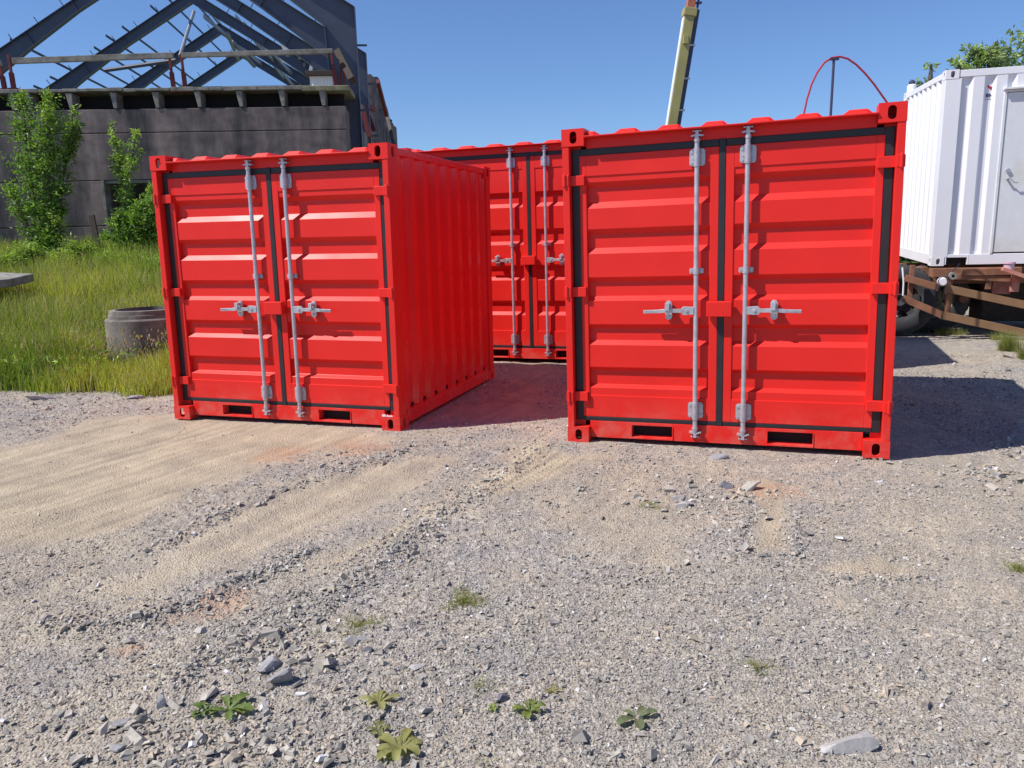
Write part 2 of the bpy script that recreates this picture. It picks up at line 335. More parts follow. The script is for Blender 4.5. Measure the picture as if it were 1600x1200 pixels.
# loose gravel: angular chips
STONE = bpy.data.materials.new('stone_chips'); STONE.use_nodes = True
_n = STONE.node_tree.nodes; _b = _n['Principled BSDF']; _b.inputs['Roughness'].default_value = .85; _b.inputs['Specular IOR Level'].default_value = .3
_a = _n.new('ShaderNodeAttribute'); _a.attribute_name = 'col'
_t = _n.new('ShaderNodeTexNoise'); _t.inputs['Scale'].default_value = 90; _t.inputs['Detail'].default_value = 4
_g = _n.new('ShaderNodeNewGeometry'); STONE.node_tree.links.new(_g.outputs['Position'], _t.inputs['Vector'])
_r = _n.new('ShaderNodeMapRange'); _r.inputs[3].default_value = .7; _r.inputs[4].default_value = 1.3; STONE.node_tree.links.new(_t.outputs[0], _r.inputs[0])
_x = _n.new('ShaderNodeVectorMath'); _x.operation = 'SCALE'; STONE.node_tree.links.new(_a.outputs['Color'], _x.inputs[0]); STONE.node_tree.links.new(_r.outputs[0], _x.inputs['Scale'])
STONE.node_tree.links.new(_x.outputs[0], _b.inputs['Base Color'])
CUBE = np.array([[-1,-1,-1],[1,-1,-1],[1,1,-1],[-1,1,-1],[-1,-1,1],[1,-1,1],[1,1,1],[-1,1,1]], float)*.5
CF = np.array([[0,3,2,1],[4,5,6,7],[0,1,5,4],[1,2,6,5],[2,3,7,6],[3,0,4,7]])
def chips(name, x, y, size, flat=.45, colf=None, sink=.25, tilt=.5):
    N = len(x); V = np.repeat(CUBE[None], N, 0) + RNG.normal(0, .13, (N,8,3))
    V[:,4:,:2] *= RNG.uniform(.45, .95, (N,1,1))
    V *= np.stack([RNG.uniform(.8,1.9,N), RNG.uniform(.5,1.,N), RNG.uniform(flat*.5, flat*1.3, N)], -1)[:,None]*size[:,None,None]
    a = RNG.uniform(0, 6.283, N); tx_ = RNG.normal(0, tilt, N); ty_ = RNG.normal(0, tilt*.7, N)
    ca, sa = np.cos(tx_)[:,None], np.sin(tx_)[:,None]; V[...,1], V[...,2] = V[...,1]*ca-V[...,2]*sa, V[...,1]*sa+V[...,2]*ca
    ca, sa = np.cos(ty_)[:,None], np.sin(ty_)[:,None]; V[...,0], V[...,2] = V[...,0]*ca+V[...,2]*sa, -V[...,0]*sa+V[...,2]*ca
    ca, sa = np.cos(a)[:,None], np.sin(a)[:,None]; V[...,0], V[...,1] = V[...,0]*ca-V[...,1]*sa, V[...,0]*sa+V[...,1]*ca
    V[...,0] += x[:,None]; V[...,1] += y[:,None]; V[...,2] += (zatv(x, y) + size*sink)[:,None]
    if colf is None:
        k = RNG.uniform(0, 1, N)[:,None]; base = np.array([.19,.175,.16])*(1-k) + np.array([.43,.395,.345])*k
        base = np.where(RNG.uniform(0,1,(N,1)) < .03, np.array([[.62,.60,.59]]), base)
        base = np.where(RNG.uniform(0,1,(N,1)) < .12, np.array([[.42,.35,.27]]), base)
    else: base = np.repeat(np.array([colf]), N, 0)*RNG.uniform(.75, 1.2, (N,1))
    sdm = sandmask(x, y)[:,None] if N < 400000 else 0
    base = base*(1-.45*sdm) + np.array([.50,.43,.34])*.45*sdm
    Qs = (CF[None] + (np.arange(N)*8)[:,None,None]).reshape(-1, 4)
    return fastmesh(name, V.reshape(-1,3), Qs, STONE, {'col': np.repeat(base, 8, 0)})
def nofeet(x, y):
    return ~(((x > .5) & (x < 3.3) & (y > 5.75-.362*(x-.41)+.02) & (y < 8.)) | ((x > -3.05) & (x < -.86) & (y > 6.86-.31*(x+3.02)) & (y < 9.2)))
N0 = 260000
yy = np.exp(RNG.uniform(math.log(1.6), math.log(9.5), N0)); xx = RNG.uniform(-.78, .78, N0)*np.sqrt(yy*yy+1)
sz = .0043*np.exp(RNG.normal(0, .40, N0))*(yy/2.4)**.45
sz = np.where(RNG.uniform(0,1,N0) < .03, sz*2.2, sz)
dens = fbm(xx, yy, 1.4, 3, 55)
sdv = sandmask(xx, yy)
keep = (RNG.uniform(0,1,N0) > np.where(sdv > .6, .965, sdv*.9)) & (RNG.uniform(0,1,N0) < .62+dens*1.6) & nofeet(xx, yy) & (bankmask(xx, yy) < .5)
tag(chips('loose_gravel', xx[keep], yy[keep], sz[keep]), 'loose grey crushed gravel lying over the whole yard', 'gravel', kind='stuff')
rx_, ry_, rs_ = [], [], []
for (P, h, w), m_ in zip(RIDGES, (1000, 2200, 600, 220, 220, 160, 160)):
    for k in range(m_):
        i = random.randrange(len(P)-1); t = random.random(); p = P[i]*(1-t)+P[i+1]*t
        rx_.append(p[0]+random.gauss(0, w*1.1)); ry_.append(p[1]+random.gauss(0, w*1.1)); rs_.append(.0095*math.exp(random.gauss(0, .4))*(p[1]/3)**.3)
tag(chips('gravel_windrows', np.array(rx_), np.array(ry_), np.array(rs_), .6), 'coarser stones thrown up in rows along the wheel tracks', 'gravel', kind='stuff')
# coarse rubble lower left and centre
rx_, ry_, rs_ = [], [], []
for (u, v, su, sv, m_, s0) in ((330,1160,110,40,420,.016), (450,1010,70,45,260,.016), (640,1010,160,60,420,.011), (1560,725,45,16,260,.028), (520,1180,140,30,200,.014), (1400,1020,180,60,300,.010), (1100,775,62,18,130,.022), (90,1140,90,50,200,.012), (1200,1150,200,40,260,.011),(120,600,120,8,260,.022),(1400,712,30,6,60,.016),(1310,712,30,6,60,.014)):
    for k in range(m_):
        p = gp(random.gauss(u, su), min(random.gauss(v, sv), 1350)); rx_.append(p[0]); ry_.append(p[1]); rs_.append(s0*.82*math.exp(random.gauss(0, .48)))
rx_, ry_, rs_ = map(np.array, (rx_, ry_, rs_)); k = nofeet(rx_, ry_)
tag(chips('slate_rubble', rx_[k], ry_[k], rs_[k], .5), 'broken grey slate rubble scattered in patches on the yard', 'rubble', kind='stuff')
# single bigger stones
def rock(u, v, w, h, label, col, rz=0, tall=.5, seed=0, name='rock'):
    c = gp(u, v); zc = zat(c[0], c[1]); sx = w/F*c[1]*.58; sy = sx*h
    bm_ = bmesh.new(); bmesh.ops.create_icosphere(bm_, subdivisions=3, radius=1)
    r = random.Random(seed); pl = []
    for k in range(9):
        d = Vector((r.gauss(0,1), r.gauss(0,1), r.gauss(0,.8))).normalized(); pl.append((d, r.uniform(.38, .75)))
    for vv in bm_.verts:
        for d, t in pl:
            q = vv.co.dot(d)
            if q > t: vv.co -= d*(q-t)
        vv.co.x *= sx*1.15; vv.co.y *= sy*1.15; vv.co.z *= sx*tall*1.15
    me = bpy.data.meshes.new(name); bm_.to_mesh(me); bm_.free(); me.materials.append(col)
    o = bpy.data.objects.new(name, me); COL.objects.link(o); o.location = (c[0], c[1], zc+sx*tall*.28); o.rotation_euler = (r.uniform(-.25,.25), r.uniform(-.25,.25), rz)
    me.polygons.foreach_set('use_smooth', [True]*len(me.polygons)); me.set_sharp_from_angle(angle=math.radians(12))
    tag(o, label, 'rock', 'bigger stones lying on the gravel')
RK = mat('rock_grey', (.27,.26,.26), .9, var=.25, vscale=40, bump=.6, bscale=90); RKL = mat('rock_pale', (.42,.40,.38), .9, var=.18, vscale=30, bump=.5, bscale=90, col2=(.3,.28,.27), mixscale=20)
RKD = mat('rock_dark', (.13,.13,.15), .8, var=.25, vscale=40, bump=.5, bscale=90); RKB = mat('rock_brown', (.26,.235,.19), .9, var=.2, vscale=40, bump=.6, bscale=80)
for i, a in enumerate([
  (1328,1166,88,.5,'large flat pale stone near the bottom right corner',RKL,.1,.3),
  (420,1040,34,1.3,'pale grey wedge-shaped stone left of the brown upright stone',RK,.5,.6),
  (502,1042,30,1.5,'brownish flat stone with a straight right edge near two slabs',RKB,-.2,.6),
  (443,1062,46,.6,'jagged grey stone casting a black gap, between pale and brown stones',RK,.3,.8),
  (252,1100,17,.9,'whitish upright stone standing on the gravel at lower left',RKL,1.4,1.6),
  (190,1127,24,1.,'square grey stone, left one of a pair at lower left',RK,.6,.7),
  (216,1127,26,.8,'blocky brownish stone, right one of a pair at lower left',RKB,.1,.8),
  (188,1165,34,.7,'flat bluish grey stone at the bottom left below the square pair',RK,-.3,.3),
  (574,1014,19,.8,'small dark oval stone among light gravel below the left tuft',RKD,.2,.6),
  (650,1038,30,.9,'pale flat quartz stone in mid foreground above the weeds',RKL,.7,.25),
  (785,1093,30,.45,'dark bluish slanting stone beside the small clover weed',RKD,.5,.5),
  (1135,757,20,.8,'dark upright slate at the top of the rubble patch by the right container',RKD,-.3,.8),
  (1073,785,32,.6,'pale rounded slab at the front of the rubble patch',RKL,.1,.35),
  (1062,776,20,.8,'light grey chunk on the left of the rubble patch',RK,.1,.6),
  (1122,714,34,.4,'flat stone with dark shadow close to the right container sill',RK,0,.3),
  (1560,742,20,.8,'white stone in the pale heap at the right edge',RKL,0,.6),
  (560,998,42,.35,'long thin slate strip below the mossy tuft',RK,.05,.25),
  (215,620,28,.5,'grey slab stone at the grass edge',RK,.1,.3),
  (60,622,40,.4,'pale flat stone at the grass edge at far left',RKL,.2,.3)]): rock(*a, seed=i+3)
# ------------------------------------------------------------------ shipping containers
def stadium(cx, cz, rw, rh, n=24):
    pts = []
    for k in range(n):
        a = 2*math.pi*k/n; c, s = math.cos(a), math.sin(a)
        pts.append((cx+rw*c, cz+rw*s+(rh-rw)*(1 if s > 1e-9 else -1 if s < -1e-9 else 0)))
    return pts
def holed(mb, f, x0, x1, z0, z1, cx, cz, rw, rh, depth):
    """plate in the (a,b) plane with a rounded hole; f(a,b,d) maps to 3D, d = inward depth"""
    n = 24; inn = stadium(cx, cz, rw, rh, n); out = []
    for a, b in inn:
        d = (a-cx, b-cz); t = 1e9
        if abs(d[0]) > 1e-9: t = min(t, ((x1 if d[0] > 0 else x0)-cx)/d[0])
        if abs(d[1]) > 1e-9: t = min(t, ((z1 if d[1] > 0 else z0)-cz)/d[1])
        out.append([cx+d[0]*t, cz+d[1]*t])
    for c in ((x0,z0),(x1,z0),(x0,z1),(x1,z1)):   # snap the nearest sample to each corner
        k = min(range(n), key=lambda i: (out[i][0]-c[0])**2+(out[i][1]-c[1])**2); out[k] = list(c)
    v = [f(a, b, 0) for a, b in out]+[f(a, b, 0) for a, b in inn]+[f(a, b, depth) for a, b in inn]; q = []
    for k in range(n):
        j = (k+1) % n; q += [(k, j, n+j, n+k), (n+k, n+j, 2*n+j, 2*n+k)]
    mb.add(v, q)
def casting(parent, m, x0, y0, z0, sx, sy, h=.118, label=None):
    """corner casting; sx/sy = +1 when the outer face is at low x / low y"""
    w, d = .162, .178; mb = MB(); x1, y1, z1 = x0+w, y0+d, z0+h
    yf, yb = (y0, y1) if sy > 0 else (y1, y0); xf, xb = (x0, x1) if sx > 0 else (x1, x0)
    holed(mb, lambda a, b, t: (a, yf+sy*t, b), x0, x1, z0, z1, x0+w/2+sx*.004, z0+h/2, .0255, .042, .022)
    holed(mb, lambda a, b, t: (xf+sx*t, a, b), y0, y1, z0, z1, y0+d/2, z0+h/2, .0255, .04, .022)
    i = .0
    mb.add([(x0,y0,z1),(x1,y0,z1),(x1,y1,z1),(x0,y1,z1)], [(0,1,2,3)]); mb.add([(x0,y0,z0),(x1,y0,z0),(x1,y1,z0),(x0,y1,z0)], [(0,3,2,1)])
    mb.add([(xb,y0,z0),(xb,y1,z0),(xb,y1,z1),(xb,y0,z1)], [(0,1,2,3)]); mb.add([(x0,yb,z0),(x1,yb,z0),(x1,yb,z1),(x0,yb,z1)], [(0,1,2,3)])
    o = mb.build('corner_casting', m, parent, fix=False)
    return o
def corr(mb, f, prof, a0, a1):
    """corrugated sheet: prof = [(t, depth)], swept from a0 to a1; f(a, t, d) -> 3D"""
    n = len(prof); v = [f(a0, t, d) for t, d in prof]+[f(a1, t, d) for t, d in prof]
    mb.add(v, [(i, i+1, n+i+1, n+i) for i in range(n-1)])
def wallprof(t0, t1, n, depth, slope=.25):
    p = (t1-t0)/n; r = [(t0, 0)]
    for i in range(n):
        a = t0+i*p; r += [(a+p*.32, 0), (a+p*.5, depth), (a+p*.82, depth), (a+p, 0)]
    return r
def bar_set(door, xb, H, side, z_hand, z_guide):
    yb = .030; zt, zb = H-.122, .125
    mb = MB(); mb.tube([(xb,yb,zb-.01),(xb,yb,zt-.02)], .0165, 16); mb.build('locking_bar', GALV, door, smooth=True)
    for z0, z1, w in ((H-.302, H-.190, .052), (.212, .327, .052), (z_guide-.018, z_guide+.018, .048)):
        mb = MB(); big = z1-z0 > .06
        mb.tube([(xb,yb,z0-.004),(xb,yb,z1+.004)], .0225, 16)
        r = .012 if big else .006
        mb.prism([(xb-w, z0+r), (xb-w+r, z0), (xb+w-r, z0), (xb+w, z0+r), (xb+w, z1-r), (xb+w-r, z1), (xb-w+r, z1), (xb-w, z1-r)], .052, .0585, 1)
        mb.box(xb-.0225, xb+.0225, yb, .054, z0+.002, z1-.002)
        for sx in (-1, 1):
            for zz in ((z0+.02, z1-.02) if big else ((z0+z1)/2,)):
                mb.tube([(xb+sx*(w-.014),.053,zz),(xb+sx*(w-.014),.043,zz)], .0095, 10)
        if big:
            for zz in (z0+.022, z1-.022): mb.tube([(xb,yb-.024,zz),(xb,yb-.0205,zz)], .004, 8)
            mb.box(xb-w*.55-.006, xb-w*.55+.006, .044, .053, (z0+z1)/2-.012, (z0+z1)/2+.012)
        mb.build('bar_bracket', GALV, door, smooth=True)
    for s_, z in ((1, zt), (-1, zb)):             # cam and its keeper
        mb = MB(); mb.tube([(xb,yb,z-s_*.024),(xb,yb,z-s_*.006)], .021, 14)
        mb.prism([(xb-.016, z-s_*.01), (xb+.016, z-s_*.01), (xb+.010, z+s_*.012), (xb+.034, z+s_*.010), (xb+.030, z+s_*.020), (xb+.010, z+s_*.024), (xb+.010, z+s_*.05), (xb-.010, z+s_*.05), (xb-.010, z+s_*.024), (xb-.030, z+s_*.020), (xb-.034, z+s_*.010), (xb-.010, z+s_*.012)], .018, .042, 1)
        mb.box(xb-.04, xb-.018, .022, .064, z-.004+s_*.014, z+.006+s_*.014); mb.box(xb+.02, xb+.042, .022, .064, z-.004+s_*.014, z+.006+s_*.014)
        mb.box(xb-.03, xb+.03, .03, .066, z+s_*.046-.004, z+s_*.046+.004)
        mb.build('cam', GALV, door, smooth=True)
    # handle lever, hub and catch
    z = z_hand; mb = MB(); d = side; y0 = .012
    mb.prism([(xb+d*.012, z-.026), (xb+d*.085, z-.030), (xb+d*.098, z-.018), (xb+d*.098, z+.018), (xb+d*.085, z+.030), (xb+d*.012, z+.026)], y0, y0+.022, 1)
    mb.tube([(xb+d*.062,y0-.008,z),(xb+d*.062,y0+.004,z)], .011, 12)
    mb.beam((xb+d*.09,y0+.004,z), (xb+d*.21,y0-.004,z+.002), .012, .026, up=(0,0,1), h1=.030)
    mb.beam((xb+d*.20,y0-.004,z+.002), (xb+d*.255,y0,z-.003), .012, .026)
    mb.beam((xb+d*.25,y0,z-.003), (xb+d*.362,y0+.002,z-.006), .013, .024)
    for k in range(9): mb.beam((xb+d*(.262+k*.011),y0-.007,z-.013), (xb+d*(.268+k*.011),y0-.007,z+.002), .004, .003, up=(0,1,0))
    mb.build('handle', GALV, door, bevel=.0025)
    mb = MB(); xc = xb+d*.188; n = 12; P = [(xc+.024*math.cos(a), z+.045+.024*math.sin(a)) for a in [math.pi*i/n for i in range(n+1)]]+[(xc+.024*math.cos(a), z-.040+.024*math.sin(a)) for a in [math.pi+math.pi*i/n for i in range(n+1)]]
    mb.prism(P, .034, .056, 1)
    mb.tube([(xc,.036,z+.045),(xc,.0,z+.042)], .012, 12); mb.tube([(xc,.036,z-.03),(xc,.012,z-.03)], .009, 12)
    mb.beam((xc-.004,-.004,z+.055), (xc-.006,-.006,z+.002), .03, .014, up=(0,1,0))
    mb.build('handle_catch', GALV, door, bevel=.002)
def container(name_label, Wd, H, L, T, detail=True, marks=False):
    """doors at y=0, x across, y back, T = 4x4 placement"""
    c = thing('shipping_container', name_label, 'shipping container', mat=T, group='red shipping containers')
    FY = .062; cx = Wd/2; bw = .1645 if H < 2.5 else .21
    # frame: posts, rails, header, floor
    ztop, zbot = H-.118, .118
    for s, x0 in ((1, 0), (-1, Wd)):
        def X(t): return x0+s*t
        mb = MB()
        mb.prism([(X(.003),.004), (X(.052),.004), (X(.052),.012), (X(.012),.012), (X(.012),.150), (X(.003),.150)][::s], zbot-.002, ztop+.002, 2)
        mb.prism([(X(.044),.010), (X(.052),.010), (X(.052),.085), (X(.12),.085), (X(.12),.093), (X(.044),.093)][::s], zbot, ztop, 2)
        mb.build('corner_post', RED, c, bevel=.003); mb = MB()
        mb.prism([(X(.004),L-.004), (X(.004),L-.12), (X(.03),L-.12), (X(.03),L-.03), (X(.12),L-.03), (X(.12),L-.004)][::-s], zbot-.002, ztop+.002, 2)
        mb.build('corner_post', RED, c, bevel=.003)
    mb = MB(); mb.box(.162, Wd-.162, FY+.008, .12, H-.135, H-.062); mb.box(.10, Wd-.10, .078, .12, H-.20, H-.135)
    mb.prism([(-.010, H-.066), (-.016, H-.062), (-.016, H-.054), (.10, H-.050), (.10, H-.062)], .162, Wd-.162, 0)
    mb.build('header', RED, c, bevel=.002)
    # sill with fork pockets
    mb = MB(); sy = FY-.004; px0 = .47 if H < 2.5 else cx-.60; px1 = .777 if H < 2.5 else cx-.294
    for x0, x1 in ((.162, px0), (px1, Wd-px1), (Wd-px0, Wd-.162)): mb.box(x0, x1, sy, sy+.06, .032, .158)
    for x0, x1 in ((px0, px1), (Wd-px1, Wd-px0)):
        mb.box(x0, x1, sy, sy+.06, .136, .158); mb.box(x0, x1, sy-.012, sy+.06, .036, .050)
        mb.box(x0+.0, x0+.006, sy-.006, L*.5, .05, .136); mb.box(x1-.006, x1, sy-.006, L*.5, .05, .136)
        mb.box(x0, x1, sy+.06, L*.5, .04, .05); mb.box(x0, x1, sy+.06, L*.5, .136, .142); mb.box(x0, x1, L*.5, L*.5+.01, .05, .136)
    mb.build('sill', RED, c, bevel=.002)
    for x0, x1 in ((px0, px1), (Wd-px1, Wd-px0)):
        mb = MB(); mb.box(x0+.007, x1-.007, sy+.075, sy+.5, .0505, .1355); mb.build('pocket_shade_plug', DARK, c)  # solid black plug stands in for the shade inside the pocket
    for s, x0 in ((1, 0), (-1, Wd)):
        a, b = sorted((x0+s*.006, x0+s*.05))
        mb = MB(); mb.box(a, b, .178, L-.178, .035, .145); mb.build('side_rail', RED_SIDE, c, bevel=.003)
        mb = MB(); mb.box(a, b, .178, L-.178, H-.075, H-.02); mb.build('side_rail', RED_SIDE, c, bevel=.003)
    mb = MB(); mb.box(.162, Wd-.162, L-.06, L-.006, .035, .15); mb.build('end_rail', RED_SIDE, c, bevel=.003)
    mb = MB(); mb.box(.162, Wd-.162, L-.06, L-.006, H-.11, H-.02); mb.build('end_rail', RED_SIDE, c, bevel=.003)
    mb = MB(); mb.box(.05, Wd-.05, .13, L-.06, .145, .17); mb.build('floor', DARK, c)
    for zc, hz in ((0, 0), (H-.118, 0)):
        for x0, sx in ((0, 1), (Wd-.162, -1)):
            for y0, sy_ in ((0, 1), (L-.178, -1)): casting(c, RED, x0, y0, zc, sx, sy_)
    # side and back walls
    nw = round((L-.36)/.262)
    for s, x0 in ((1, .018), (-1, Wd-.018)):
        mb = MB(); corr(mb, lambda a, t, d: (x0+s*d, t, a), [(.13, .0), (.155, .0)]+wallprof(.175, L-.15, nw, .036)+[(L-.11, 0)], .143, H-.073)
        mb.build('side_wall', RED_SIDE, c)
    mb = MB(); corr(mb, lambda a, t, d: (t, L-.02-d, a), wallprof(.12, Wd-.12, 8, .036), .15, H-.11); mb.build('end_wall', RED_SIDE, c)
    # roof with raised ribs running lengthwise
    nr = 7 if Wd < 2.5 else 9; p = (Wd-.14)/nr; pr = [(.0, 0)]
    for i in range(nr):
        a = .02+i*p; pr += [(a+p*.15, 0), (a+p*.30, .036), (a+p*.66, .036), (a+p*.81, 0)]
    pr += [(Wd-.1, 0)]
    zr = H-.051; mb = MB(); v = []; n_ = len(pr)
    mb.add([(t, .05, zr) for t, d in pr]+[(t, .085, zr+d) for t, d in pr]+[(t, L-.155, zr+d) for t, d in pr]+[(t, L-.10, zr) for t, d in pr],
           [(r*n_+i, r*n_+i+1, (r+1)*n_+i+1, (r+1)*n_+i) for r in range(3) for i in range(n_-1)])
    mb.add([(.03,.16,zr),(.1,.16,zr),(.1,L-.16,zr),(.03,L-.16,zr)], [(0,1,2,3)]); mb.add([(Wd-.1,.16,zr),(Wd-.03,.16,zr),(Wd-.03,L-.16,zr),(Wd-.1,L-.16,zr)], [(0,1,2,3)])
    
    mb.build('roof', RED, c)
    # doors
    zb, zt = .19, H-.183
    if H < 2.5:
        lo, hi = .355, 1.933
        steps = [(.41,.433,.539,.565), (.729,.762,.853,.881), (1.052,1.084,1.19,1.222), (1.39,1.431,1.529,1.566), (1.71,1.755,1.856,1.893)]
    else:
        lo, hi = .375, 2.27
        steps = [(.56,.60,.70,.735), (.98,1.02,1.12,1.155), (1.40,1.44,1.545,1.58), (1.835,1.88,1.965,2.01)]
    for s in (1, -1):
        def X(t): return t if s > 0 else Wd-t
        d = bpy.data.objects.new('door', None); COL.objects.link(d); d.parent = c
        xa, xb_, xc_, xd = .112, .160, cx-.078, cx-.022      # outer stile edge, panel start, panel end, inner edge
        mb = MB(); q = lambda a, b_: tuple(sorted((X(a), X(b_))))
        for a, b_ in ((xa, xb_), (xc_, xd)): u0, u1 = q(a, b_); mb.box(u0, u1, FY, FY+.045, zb, zt)
        u0, u1 = q(xb_, xc_); mb.box(u0, u1, FY+.0, FY+.045, zb, lo-.002); mb.box(u0, u1, FY+.0, FY+.045, hi+.002, zt)
        mb.build('door_frame', RED, d, bevel=.003)
        mb = MB(); pr = [(lo-.01, .007)]
        for (a, b_, e, g_) in steps: pr += [(a, .007), (b_, .038), (e, .038), (g_, .007)]
        pr += [(hi+.01, .007)]
        corr(mb, lambda a, t, dd: (a, FY+dd, t), pr, u0-.01, u1+.01)
        mb.build('door_panel', RED, d, bevel=.0015)
        # rubber gasket round the leaf
        mb = MB(); g0, g1 = q(.058, .113); gy = FY+.004
        mb.box(g0, g1, gy, gy+.03, .158, H-.135)
        h0, h1 = q(.113, cx-.0215); mb.box(h0, h1, gy, gy+.03, zt+.001, H-.135); mb.box(h0, h1, gy-.003, gy+.03, .158, zb-.001)
        i0, i1 = (cx-.0212, cx+.0212)
        if s > 0: mb.box(i0, i1, gy-.008, gy+.03, .157, H-.134)
        mb.build('gasket', RUBBER, d, bevel=.004)
        # hinges
        for zh in ((1.908, 1.12, .345) if H < 2.5 else (2.24, 1.30, .345)):
            mb = MB(); a, b_ = q(.045, .152); mb.box(a, b_, .034, FY-.001, zh-.035, zh+.035)
            a, b_ = q(-.002, .047); mb.box(a, b_, .0, .035, zh-.038, zh+.038)
            mb.tube([(X(.018),.0,zh-.043),(X(.018),.0,zh+.043)], .010, 12)
            mb.build('hinge', RED, d, bevel=.003)
        xbar = cx - s*bw
        z_h = .982 if H < 2.5 else 1.215; z_g = 1.256 if H < 2.5 else 1.40
        bar_set(d, xbar, H, -s, z_h, z_g)
    zk = .994 if H < 2.5 else 1.215
    mb = MB(); mb.box(cx-.09, cx+.078, -.008, .05, zk-.052, zk+.052)
    mb.build('lock_box', RED, c, bevel=.004)
    if marks:
        mb = MB(); r = random.Random(5)
        for k in range(9):
            x0 = Wd-.155+k*.011; mb.box(x0, x0+r.uniform(.004,.009), -.002, .003, .121, .121+r.uniform(.008,.02))
        mb.build('paint_mark', WHITE, c)
    return c
def pose(x, y, th, z, ty, tx_): R = Matrix.Rotation(th, 4, 'Z') @ Matrix.Rotation(ty, 4, 'Y') @ Matrix.Rotation(tx_, 4, 'X'); return Matrix.Translation((x, y, z)) @ R
container('smaller-looking red shipping container on the left, its long shaded corrugated side visible', 2.2, 2.26, 2.438, pose(-3.0157,6.8589,-.3026,.0094,.0082,.0008), marks=True)
container('nearest red shipping container on the right, doors facing the camera square on', 2.2, 2.26, 2.438, pose(.4092,5.7509,-.347,-.0083,-.0083,-.0005))
container('wider red shipping container standing farther back in the gap between the two front ones', 3.35, 2.591, 2.438, pose(-.9273-.456*.944+.01,9.6027+.456*.328+.20,-.3346,.0445,0,.001))
container('red shipping container hidden behind the right-hand one, known only by its shadow on the gravel', 1.28, 2.45, 2.5, pose(1.97,8.74,-.36,.03,0,0))
# ------------------------------------------------------------------ white office container on a trailer
WT = pose(5.9199,11.1165,-.2485,.99,0,.0395)
wc = thing('office_container', 'white corrugated site office container with a steel door, raised on the rusty trailer', 'office container', mat=WT)
WL, WD_, WH = 6.058, 2.438, 2.591
for pp in ([(.003,.003),(.20,.003),(.20,.012),(.03,.012),(.03,.16),(.003,.16)], [(WL-.003,.003),(WL-.2,.003),(WL-.2,.16),(WL-.003,.16)], [(.003,WD_-.003),(.003,WD_-.16),(.16,WD_-.003)], [(WL-.003,WD_-.003),(WL-.003,WD_-.16),(WL-.16,WD_-.003)]):
    mb = MB(); mb.prism(pp, .117, WH-.117, 2); mb.build('corner_post', WHITE, wc, bevel=.006)
mb = MB(); mb.box(.17, WL-.17, .008, .06, WH-.10, WH-.012)
x0 = .30; mb.box(.17, .19, .006, .06, .012, .155); mb.box(.19, .45, .006, .06, .112, .155); mb.box(.45, .47, .004, .06, .012, .155); mb.box(.47, WL-.17, .006, .06, .012, .155)
mb.box(.008, .06, .178, WD_-.178, .012, .155); mb.box(.008, .06, .178, WD_-.178, WH-.09, WH-.012)
mb.build('rail', WHITE, wc, bevel=.004)
mb = MB(); mb.box(.19, .45, .07, .5, .012, .11); mb.build('pocket_shade_plug', DARK, wc)  # black plug painted as the pocket's inner shade
for x0, sx in ((0, 1), (WL-.162, -1)):
    for y0, sy_ in ((0, 1), (WD_-.178, -1)):
        for z0 in (0, WH-.118): casting(wc, WHITE, x0, y0, z0, sx, sy_)
DX0, DX1 = .735, 1.75
def longprof(a, b, n):
    p = (b-a)/n; r = [(a, .036)]
    for i in range(n): q = a+i*p; r += [(q+.07*p/.29, .036), (q+.11*p/.29, 0), (q+.22*p/.29, 0), (q+.255*p/.29, .036)]
    return r+[(b, .036)]
mb = MB(); f_ = lambda a, t, d: (t, .012+d, a)
corr(mb, f_, [(.195,.036),(.30,.036),(.345,0),(.475,0),(.50,.036),(.575,.036),(.62,0),(.745,0)][:8], .155, WH-.10)
corr(mb, f_, [(.745,0),(.765,.036),(.82,.036),(.86,0),(.98,0),(1.02,.036),(1.1,.036),(1.14,0),(1.26,0),(1.3,.036),(1.38,.036),(1.42,0),(1.54,0),(1.58,.036),(1.75,.036)], 2.32, WH-.10)
corr(mb, f_, longprof(1.75, WL-.2, 14), .155, WH-.10); mb.build('long_wall', WHITE, wc)
mb = MB(); corr(mb, lambda a, t, d: (.012+d, t, a), wallprof(.16, WD_-.16, 8, .036), .155, WH-.09); mb.build('end_wall', WHITE, wc)
mb = MB(); mb.add([(.02,.02,WH-.02),(WL-.02,.02,WH-.02),(WL-.02,WD_-.02,WH-.02),(.02,WD_-.02,WH-.02)], [(0,1,2,3)])
mb.add([(WL-.02,.02,.15),(WL-.02,WD_-.02,.15),(WL-.02,WD_-.02,WH-.02),(WL-.02,.02,WH-.02)], [(0,1,2,3)]); mb.add([(.02,WD_-.02,.15),(WL-.02,WD_-.02,.15),(WL-.02,WD_-.02,WH-.02),(.02,WD_-.02,WH-.02)], [(0,1,2,3)]); mb.box(.03, WL-.03, .03, WD_-.03, .13, .155)
for k in range(10): y = .2+k*.22; mb.beam((.05,y,WH-.012), (WL-.05,y,WH-.012), .09, .03)
mb.build('roof', WHITE, wc)
dr = bpy.data.objects.new('door', None); COL.objects.link(dr); dr.parent = wc
mb = MB(); mb.box(DX0+.03, DX1-.03, .012, .05, .175, 2.255); mb.build('door_leaf', WHITE_DOOR, dr, bevel=.004)
mb = MB(); mb.box(DX0-.012, DX0+.022, .0, .05, .157, 2.29); mb.box(DX1-.022, DX1+.012, .0, .05, .157, 2.29); mb.box(DX0-.03, DX1+.03, -.045, .05, 2.292, 2.318); mb.box(DX0+.022, DX1-.022, .004, .05, 2.262, 2.29); mb.build('door_frame', WHITE_DOOR, dr, bevel=.003)
mb = MB(); hz = 1.15; hx = DX0+.115; mb.tube([(hx,.012,hz+.11),(hx,-.012,hz+.11)], .028, 16); mb.tube([(hx,.012,hz),(hx,-.04,hz)], .014, 12)
